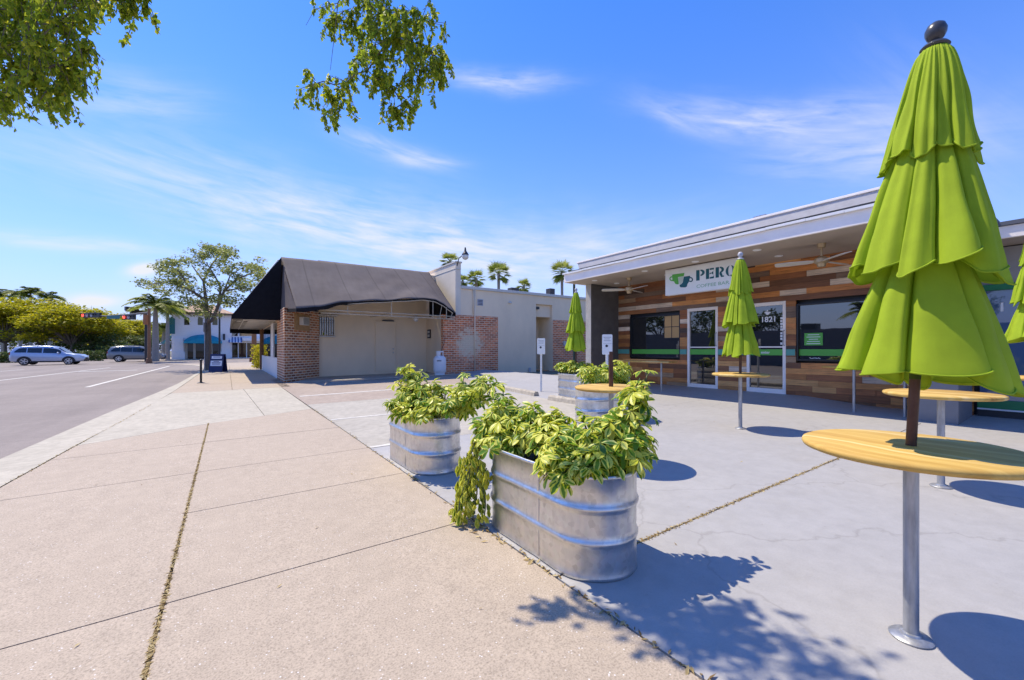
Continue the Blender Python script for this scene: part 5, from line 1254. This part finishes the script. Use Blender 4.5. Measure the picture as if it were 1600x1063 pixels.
# ================================================================ STREET FURNITURE FAR OFF
q = P(314, 599, 14.9); q.z = gz(q.x)
bo = thing('bollard', 'thin black metal post standing alone in the sidewalk', 'post', q)
mb = MB(); mb.cyl(q.x, q.y, q.z, q.z+.80, .035, n=14); build('post', mb, M['black'], bo, smooth=True)
mb = MB(); mb.lathe([(0, 0), (.12, 0), (.12, .01), (.045, .03), (.04, .05)], q, 18); build('base_plate', mb, M['black'], bo, smooth=True); mb = MB(); mb.lathe([(.045, .78), (.05, .80), (.04, .84), (0, .86)], q, 14); build('cap', mb, M['black'], bo, smooth=True)
q = P(341, 581, 22.3); q.z = gz(q.x)
sbd = thing('sandwich_board', 'navy sandwich board with white notices at the foot of the street tree', 'sign', q)
d = Vector((.86, -.5, 0)).normalized(); n = Vector((d.y, -d.x, 0)); w = .34
for sg in (1, -1):
    mb = MB(); a, b = q+n*.22*sg, q+Vector((0, 0, .95))+n*.05*sg; mb.prism([a-d*w, a+d*w, b+d*w, b-d*w], n*.03*sg); pnl = build('board', mb, M['navy'], sbd)
    if sg == 1:
        mb = MB()
        for (z0, z1, k) in ((.70, .84, .26), (.32, .60, .29)):
            f = lambda z: q+Vector((0, 0, z))+n*(.254-.17*z/.95)
            mb.prism([f(z0)-d*k, f(z0)+d*k, f(z1)+d*k, f(z1)-d*k], n*.004)
        sh = build('notice', mb, M['vinyl'], pnl)
        mb = MB()
        for (z, k) in ((.77, .18), (.54, .14), (.47, .22), (.40, .2)): g_ = f(z); mb.prism([g_-d*k+n*.005, g_+d*k+n*.005, g_+d*k+n*.005+Vector((0, 0, .035)), g_-d*k+n*.005+Vector((0, 0, .035))], n*.002)
        build('notice_lettering', mb, simple('notice_blue', (.12, .13, .22), .5), sh)
mb = MB(); mb.tube([q+Vector((0, 0, .94))-d*.12, q+Vector((0, 0, 1.02))-d*.08, q+Vector((0, 0, 1.02))+d*.08, q+Vector((0, 0, .94))+d*.12], .015, 6); build('handle', mb, M['dark'], sbd)
q = P(320, 580, 24); q.z = gz(q.x)
sps = thing('street_sign_post', 'thin grey sign post just left of the street tree trunk', 'sign post', q)
mb = MB(); mb.cyl(q.x, q.y, q.z, q.z+2.75, .03, n=10); build('post', mb, M['postgalv'], sps)
mb = MB(); dd = Vector((.3, .95, 0)).normalized(); mb.prism([q+dd*a+Vector((0, 0, z)) for a, z in ((-.22, 2.2), (.22, 2.2), (.22, 2.75), (-.22, 2.75))], (.01, -.003, 0)); build('sign_plate', mb, M['postgalv'], sps)
q = P(343, 557, 44); q.z = gz(q.x)
lp = thing('lamp_post', 'tall black lamp post behind the street tree', 'lamp post', q)
mb = MB(); mb.lathe([(.0, 0), (.2, 0), (.2, .3), (.12, .5), (.09, 1.0), (.085, 5.0), (.06, 5.2), (0, 5.2)], q, 14); build('post', mb, M['black'], lp, smooth=True)
mb = MB(); mb.lathe([(.05, 5.2), (.16, 5.3), (.2, 5.6), (.1, 5.8), (0, 5.9)], q, 14); build('lantern', mb, M['cream'], lp, smooth=True)
q = P(397, 565, 40); q.z = gz(q.x)
bp = thing('timber_post', 'brown post on a wider foot beside the far end of the sidewalk', 'post', q)
mb = MB(); mb.box(q.x-.2, q.x+.2, q.y-.2, q.y+.2, q.z, q.z+2.9); build('shaft', mb, M['brown_post'], bp); mb = MB(); mb.box(q.x-.38, q.x+.38, q.y-.38, q.y+.38, q.z-.05, q.z+.35); build('foot', mb, M['brown_post'], bp)
q = P(410, 578, 24.6); q.z = gz(q.x)
bp = thing('timber_post', 'brown square column carrying the far end of the black sidewalk awning', 'post', q)
mb = MB(); mb.box(q.x-.13, q.x+.13, q.y-.13, q.y+.13, q.z, q.z+2.45); build('shaft', mb, M['brown_post'], bp)
r = random.Random(3); mb = MB(); q = P(403, 575, 26); q.z = gz(q.x)
for i in range(700): p = q+Vector((r.gauss(0, .14), r.gauss(0, .3), r.random()*1.45)); leaf(mb, p, rv(r).normalized(), rv(r), .13, .045, t3(min(1, max(0, r.gauss(.6, .25)))))
tag(build('climbing_plant', mb, M['poinciana'], fixn=False), 'green climbing plant hugging the brown column under the black awning', 'plant')
# traffic mast
q = P(233, 562, 38.5); q.z = gz(q.x)-.03
tm_ = thing('traffic_mast', 'rusty brown traffic mast with long arm over the crossing', 'traffic light', q)
zt_ = P(233, 487, 38.5).z; mb = MB(); mb.lathe([(0, 0), (.26, 0), (.2, .45), (.14, .5), (.12, zt_+.3-q.z), (0, zt_+.3-q.z)], q, 14); build('pole', mb, M['brown_post'], tm_, smooth=True)
ae = P(131, 492, 40.0); a0 = Vector((q.x, q.y, zt_-.1)); mb = MB(); mb.tube([a0, P(200, 492, 39), P(165, 494, 39.5), ae], [.10, .08, .06, .05], 8); build('arm', mb, simple('grey_arm', (.16, .15, .14), .6), tm_, smooth=True)
ad = (ae-a0).normalized(); fn = Vector((-ad.y, ad.x, 0)); 
if fn.dot(Vector((0, 0, 1.2))-a0) < 0: fn = -fn
RMs = Matrix(((ad.x, fn.x, 0), (ad.y, fn.y, 0), (0, 0, 1)))
def signal(px0, px1, py, nl, tt):
    a, b = P(px0, py, tt), P(px1, py, tt); c = (a+b)/2; L = (b-a).length
    mb = MB(); mb.obox(c+fn*.05, (L, .22, .46), RMs); s = build('signal_head', mb, M['black'], tm_, bevel=.03)
    for i in range(nl):
        p = a+(b-a)*((i+.5)/nl)+fn*.165; m_ = M['redlight'] if i == 0 else M['grey_trim']
        mb = MB(); mb.prism([p+ad*(.15*math.cos(k/14*6.283))+Vector((0, 0, .15*math.sin(k/14*6.283))) for k in range(14)], fn*.01); build('signal_lens', mb, m_, s)
        mb = MB(); mb.tube([p+ad*(.17*math.cos(k/10*math.pi))+Vector((0, 0, .17*math.sin(k/10*math.pi)))+fn*.1 for k in range(11)], .025, 5); build('visor', mb, M['black'], s)
signal(129, 162, 493, 5, 39.9); signal(193, 214, 496, 3, 39)
mb = MB(); a, b = P(168, 496, 39.4)+fn*.1, P(190, 496, 39.2)+fn*.1; mb.obox((a+b)/2, ((b-a).length, .03, .3), RMs); build('street_name_sign', mb, M['teal_sign'], tm_)
mb = MB(); p = P(233, 500, 38.5)+fn*.3; mb.obox(p, (.35, .2, .9), RMs); build('walk_signal', mb, simple('orange_signal', (.35, .12, .03), .6), tm_)
q2 = P(228, 563, 43); q2.z = gz(q2.x)
t2 = thing('traffic_mast', 'dark slim traffic mast with two short arms behind the rusty one', 'traffic light', q2)
mb = MB(); zz = P(228, 486, 43).z; mb.cyl(q2.x, q2.y, q2.z, zz+.2, .12, .1, 12); build('pole', mb, M['dark'], t2, smooth=True)
mb = MB(); mb.tube([(q2.x, q2.y, zz), P(196, 486, 42)], .07, 8); mb.tube([(q2.x, q2.y, zz-.4), P(204, 484, 45)], .07, 8); build('arm', mb, M['dark'], t2)
mb = MB()
for (px, py) in ((206, 483), (214, 488)): p = P(px, py, 42.5); mb.obox(p, (1.1, .3, .4), Matrix.Rotation(.6, 3, 'Z'))
build('signal_head', mb, M['black'], t2)

# ================================================================ CARS
def make_suv(label, loc, paint, group='cars on the cross street', rot=0):
    t = thing('parked_suv' if False else 'suv', label, 'car', (0, 0, 0), group)
    # stations: x, halfwidth, bottom, belt, top, roof halfwidth
    S = [(-2.30, .74, .52, .80, .84, .70), (-2.26, .84, .36, .95, 1.02, .76), (-2.16, .88, .30, 1.06, 1.34, .70), (-1.98, .90, .28, 1.08, 1.60, .64), (-1.5, .92, .26, 1.07, 1.68, .64), (-.6, .92, .24, 1.04, 1.71, .66), (.2, .92, .24, 1.01, 1.69, .65), (.62, .92, .24, 1.00, 1.58, .63), (1.02, .92, .24, .99, 1.24, .70), (1.28, .92, .25, .97, 1.03, .80), (1.7, .91, .27, .92, .99, .78), (2.08, .88, .28, .84, .92, .72), (2.26, .80, .32, .72, .78, .62), (2.33, .68, .40, .60, .64, .5)]
    rows = []
    for (x, w, b, bl, tp, rw) in S:
        h_ = [(-w*.82, b), (-w*.97, b+.07), (-w, (b+bl)/2), (-w*.965, bl), (-(rw+(w*.94-rw)*.25), bl+(tp-bl)*.72), (-rw*.9, tp-.035*(tp-bl > .2)), (-rw*.55, tp)]
        full = h_ + [(-y, z) for (y, z) in h_[::-1]]
        rows.append([(x, y, z) for (y, z) in full])
    mb = MB(); mb.grid(rows); mb.add(rows[0], [tuple(range(14))]); mb.add(rows[-1], [tuple(range(13, -1, -1))]); mb.add([rows[0][0], rows[0][-1], rows[-1][-1], rows[-1][0]], [(0, 1, 2, 3)])
    build('body', mb, paint, t, smooth=True, auto=48)
    def side(x):   # surface point on the greenhouse side
        for i in range(len(S)-1):
            if S[i][0] <= x <= S[i+1][0]:
                k = (x-S[i][0])/(S[i+1][0]-S[i][0]); q_ = [S[i][j]+(S[i+1][j]-S[i][j])*k for j in range(6)]; return q_
    for sg in (-1, 1):
        for (xa, xb, pa, pb) in ((-1.95, -1.25, .35, .86), (-1.19, -.32, .9, .9), (-.24, .86, .9, .55)):
            mb = MB(); up = []; lo = []; nn = 6
            for i in range(nn+1):
                x = xa+(xb-xa)*i/nn; q_ = side(x); w, bl, tp, rw = q_[1], q_[3], q_[4], q_[5]
                y0, y1 = w*.965, rw+(w*.94-rw)*.25; kk = min(.92, .92*min(1, (x+2.05)/.30))
                lo.append((x, sg*(y0+.008-(y0-y1)*.08), bl+(tp-bl)*.06)); up.append((x, sg*(y0+(y1-y0)*kk/.8*.86+.010), bl+(tp-bl)*.70*kk/.92))
            mb.grid([lo, up]); build('side_window', mb, M['carglass'], t)
    mb = MB(); a, b = S[8], S[7]
    for (s0, s1) in ((9, 8), (8, 7), (7, 7)):
        pass
    mb.add([(1.24, -.70, 1.07), (1.24, .70, 1.07), (1.03, .62, 1.255), (.64, .55, 1.592), (.64, -.55, 1.592), (1.03, -.62, 1.255)], [(0, 1, 2, 5), (5, 2, 3, 4)]); build('windscreen', mb, M['carglass'], t)
    mb = MB(); mb.add([(-2.17, -.6, 1.16), (-2.17, .6, 1.16), (-2.02, .55, 1.57), (-2.02, -.55, 1.57)], [(0, 1, 2, 3)]); build('rear_window', mb, M['carglass'], t)
    mb = MB()
    for sg in (-1, 1):
        for x0 in (-1.36, 1.36):
            arc_ = [(x0+.44*math.cos(math.pi*k/12), sg*.935, .34+.44*math.sin(math.pi*k/12)) for k in range(13)]; arc_ += [(x0+.34*math.cos(math.pi*k/12), sg*.935, .34+.34*math.sin(math.pi*k/12)) for k in range(12, -1, -1)]
            mb.prism(arc_, (0, -sg*.12, 0))
        mb.box(-.95, .95, sg*.925-.01, sg*.925+.01, .24, .36)
    mb.box(-2.32, -2.2, -.8, .8, .34, .55); mb.box(2.2, 2.34, -.66, .66, .34, .52); build('trim', mb, M['black'], t)
    for sg in (-1, 1):
        for x0 in (-1.36, 1.36):
            mb = MB(); mb.lathe([(.0, -.11), (.30, -.11), (.345, -.08), (.345, .08), (.30, .11), (.0, .11)], (x0, sg*.84, .345), 28, axis='y'); wl_ = build('wheel', mb, M['tyre'], t, smooth=True)
            mb = MB(); mb.lathe([(.0, .115*sg), (.05, .125*sg), (.06, .115*sg)], (x0, sg*.84, .345), 16, axis='y')
            for k in range(5):
                a = k*1.2566; dv = Vector((math.cos(a), 0, math.sin(a))); sv = Vector((-dv.z, 0, dv.x)); c = Vector((x0, sg*.957, .345)); mb.prism([c+dv*.03-sv*.035, c+dv*.03+sv*.035, c+dv*.225+sv*.05, c+dv*.225-sv*.05], (0, sg*.006, 0))
            rr = [[(x0+q_*math.cos(k/28*6.2832), sg*.960, .345+q_*math.sin(k/28*6.2832)) for k in range(28)] for q_ in (.215, .245)]; mb.grid(rr, True); build('rim', mb, M['rim'], wl_)
        mb = MB(); mb.obox((.72, sg*1.0, 1.07), (.14, .17, .13), Matrix.Identity(3)); build('mirror', mb, paint, t, bevel=.03)
        mb = MB(); mb.obox((2.16, sg*.70, .76), (.26, .22, .12), Matrix.Rotation(-.3*sg, 3, 'Z')); build('headlight', mb, M['lens'], t, bevel=.03)
        mb = MB(); mb.obox((-2.215, sg*.74, .98), (.12, .2, .2), Matrix.Identity(3)); build('taillight', mb, M['lampred'], t, bevel=.03)
        mb = MB(); mb.tube([(-1.7, sg*.56, 1.68), (-1.6, sg*.56, 1.75), (.1, sg*.57, 1.745), (.3, sg*.57, 1.69)], .018, 6); build('roof_rail', mb, M['dark'], t)
    mb = MB(); mb.box(2.31, 2.335, -.38, .38, .52, .66); build('grille', mb, M['black'], t)
    t.location = loc; t.rotation_euler = (0, 0, rot); return t
c1 = make_suv('silver blue estate car crossing at the far left', (-13.1, 54.4, -.19), M['silver'], rot=R(-2))
c2 = make_suv('grey estate car behind the traffic mast', (-8.0, 60.1, -.14), M['greycar'], rot=R(-2))
p = P(2, 562, 48); c3 = make_suv('white car parked at the left edge behind the hedge', (p.x-1.6, p.y, -.35), M['whitecar'], 'cars on the cross street', R(4))

# ================================================================ LIGHT AND SKY
sv = Vector((-.20, .395, .78)).normalized()
el = math.asin(sv.z); az = math.atan2(sv.x, sv.y)
L = bpy.data.lights.new('sun', 'SUN'); L.energy = SUN; L.angle = R(.55); L.color = (1, .895, .71)
lo = bpy.data.objects.new('sun', L); COL.objects.link(lo); lo.rotation_euler = (-sv).to_track_quat('-Z', 'Y').to_euler(); lo.location = (0, 0, 30)
w = bpy.data.worlds.new('World'); sc.world = w; w.use_nodes = True; nt = w.node_tree; nt.nodes.clear()
out = nt.nodes.new('ShaderNodeOutputWorld'); bg = nt.nodes.new('ShaderNodeBackground'); nt.links.new(bg.outputs[0], out.inputs[0])
sky = nt.nodes.new('ShaderNodeTexSky'); sky.sky_type = 'NISHITA'; sky.sun_disc = False; sky.sun_elevation = el; sky.sun_rotation = az % (2*math.pi); sky.air_density = 1.0; sky.dust_density = .1; sky.ozone_density = 3.0; sky.altitude = 0
hs = N(nt, 'ShaderNodeHueSaturation'); hs.inputs['Saturation'].default_value = SAT; hs.inputs['Value'].default_value = 1; nt.links.new(sky.outputs[0], hs.inputs['Color'])
tc = N(nt, 'ShaderNodeTexCoord'); sx = N(nt, 'ShaderNodeSeparateXYZ'); nt.links.new(tc.outputs['Generated'], sx.inputs[0])
def mth(op, a, b=None, c=None):
    n = N(nt, 'ShaderNodeMath', operation=op)
    for i, v in enumerate((a, b, c)):
        if v is None: continue
        if isinstance(v, (int, float)): n.inputs[i].default_value = v
        else: nt.links.new(v, n.inputs[i])
    return n.outputs[0]
AZ = mth('ARCTAN2', sx.outputs[0], sx.outputs[1]); EL = mth('ARCSINE', sx.outputs[2])
cv = N(nt, 'ShaderNodeCombineXYZ'); nt.links.new(AZ, cv.inputs[0]); nt.links.new(EL, cv.inputs[1])
wn = N(nt, 'ShaderNodeTexNoise'); wn.inputs['Scale'].default_value = 6; wn.inputs['Detail'].default_value = 5; nt.links.new(cv.outputs[0], wn.inputs['Vector'])
def azel(px, py):
    v = ray(px, py).normalized(); return math.atan2(v.x, v.y), math.asin(v.z)
wispn = {}
def wisp(ang):
    k = round(ang, 1)
    if k not in wispn:
        mp = N(nt, 'ShaderNodeMapping', vector_type='TEXTURE'); mp.inputs['Rotation'].default_value = (0, 0, k); mp.inputs['Scale'].default_value = (1, .16, 1); nt.links.new(cv.outputs[0], mp.inputs[0])
        n = N(nt, 'ShaderNodeTexNoise'); n.inputs['Scale'].default_value = 7; n.inputs['Detail'].default_value = 7; n.inputs['Roughness'].default_value = .6; n.inputs['Distortion'].default_value = .35; nt.links.new(mp.outputs[0], n.inputs['Vector'])
        wispn[k] = mth('MULTIPLY', mth('SUBTRACT', n.outputs['Fac'], .26), 2.2)
    return wispn[k]
tot = None
def blob(x0, y0, x1, y1, wpx, s, soft=True):
    global tot
    a, b = azel(x0, y0), azel(x1, y1); cx, cy = (a[0]+b[0])/2, (a[1]+b[1])/2; L_ = math.hypot(b[0]-a[0], b[1]-a[1])/2; an = math.atan2(b[1]-a[1], b[0]-a[0])
    m1, m2 = azel((x0+x1)/2, (y0+y1)/2-wpx/2), azel((x0+x1)/2, (y0+y1)/2+wpx/2); W = abs(m1[1]-m2[1])/2+1e-3
    dx, dy = mth('SUBTRACT', AZ, cx), mth('SUBTRACT', EL, cy)
    u = mth('ADD', mth('MULTIPLY', dx, math.cos(an)/L_), mth('MULTIPLY', dy, math.sin(an)/L_)); v = mth('ADD', mth('MULTIPLY', dx, -math.sin(an)/W), mth('MULTIPLY', dy, math.cos(an)/W))
    v = mth('ADD', v, mth('MULTIPLY', mth('SUBTRACT', wn.outputs['Fac'], .5), 1.6))
    e = mth('POWER', 2.718, mth('MULTIPLY', mth('ADD', mth('MULTIPLY', u, u), mth('MULTIPLY', v, v)), -1.3))
    if soft:
        n_ = N(nt, 'ShaderNodeMath', operation='MAXIMUM'); nt.links.new(wisp(an), n_.inputs[0]); n_.inputs[1].default_value = 0
        e = mth('MULTIPLY', e, n_.outputs[0])
    e = mth('MULTIPLY', e, s); tot = e if tot is None else mth('ADD', tot, e)
blob(-150, 150, 900, 430, 120, .62); blob(-100, 360, 330, 398, 26, .75); blob(700, 120, 880, 128, 34, .85); blob(1030, 170, 1420, 185, 60, .85); blob(1000, 160, 1120, 215, 30, .4)
blob(1180, 250, 1560, 215, 90, .6); blob(520, 200, 700, 262, 40, .55); blob(60, 130, 330, 165, 80, .5); blob(600, 250, 720, 255, 22, .6); blob(750, 400, 1100, 360, 90, .5); blob(350, 300, 1000, 420, 130, .6); blob(1350, 90, 1600, 300, 150, .22)
blob(196, 424, 252, 416, 18, 1.3, False); blob(95, 472, 190, 468, 20, 1.25, False); blob(150, 455, 380, 430, 60, .35)
rm = mth('MINIMUM', mth('MAXIMUM', tot, 0), .93)
tint = N(nt, 'ShaderNodeMix', data_type='RGBA', blend_type='MULTIPLY'); tint.inputs[0].default_value = 1; nt.links.new(hs.outputs[0], tint.inputs[6]); tint.inputs[7].default_value = (.60, .66, .93, 1)
hw = mth('POWER', 2.718, mth('MULTIPLY', mth('MAXIMUM', EL, 0), -4.2))   # pale air low in the sky
hm = N(nt, 'ShaderNodeMix', data_type='RGBA'); nt.links.new(hw, hm.inputs[0]); nt.links.new(tint.outputs[2], hm.inputs[6]); hm.inputs[7].default_value = (HZ[0], HZ[1], HZ[2], 1)
cm = rm
mx = N(nt, 'ShaderNodeMix', data_type='RGBA'); nt.links.new(cm, mx.inputs[0]); nt.links.new(hm.outputs[2], mx.inputs[6]); mx.inputs[7].default_value = (CLD, CLD*1.015, CLD*1.04, 1)
nt.links.new(mx.outputs[2], bg.inputs[0]); bg.inputs[1].default_value = SKY
# ================================================================ CAMERA
cam = bpy.data.cameras.new('camera'); co_ = bpy.data.objects.new('camera', cam); COL.objects.link(co_)
cam.sensor_fit = 'HORIZONTAL'; cam.sensor_width = 36; cam.lens = 36*F/1600; cam.shift_y = (CY-531.5)/1600; cam.clip_start = .05; cam.clip_end = 2000
co_.location = (0, 0, H); co_.rotation_euler = (R(90), 0, -math.atan2(ST, CT)); sc.camera = co_
sc.view_settings.view_transform = 'Standard'; sc.view_settings.look = 'None'; sc.view_settings.exposure = EXPO; sc.view_settings.gamma = 1
sc.cycles.max_bounces = 8; sc.cycles.transparent_max_bounces = 8
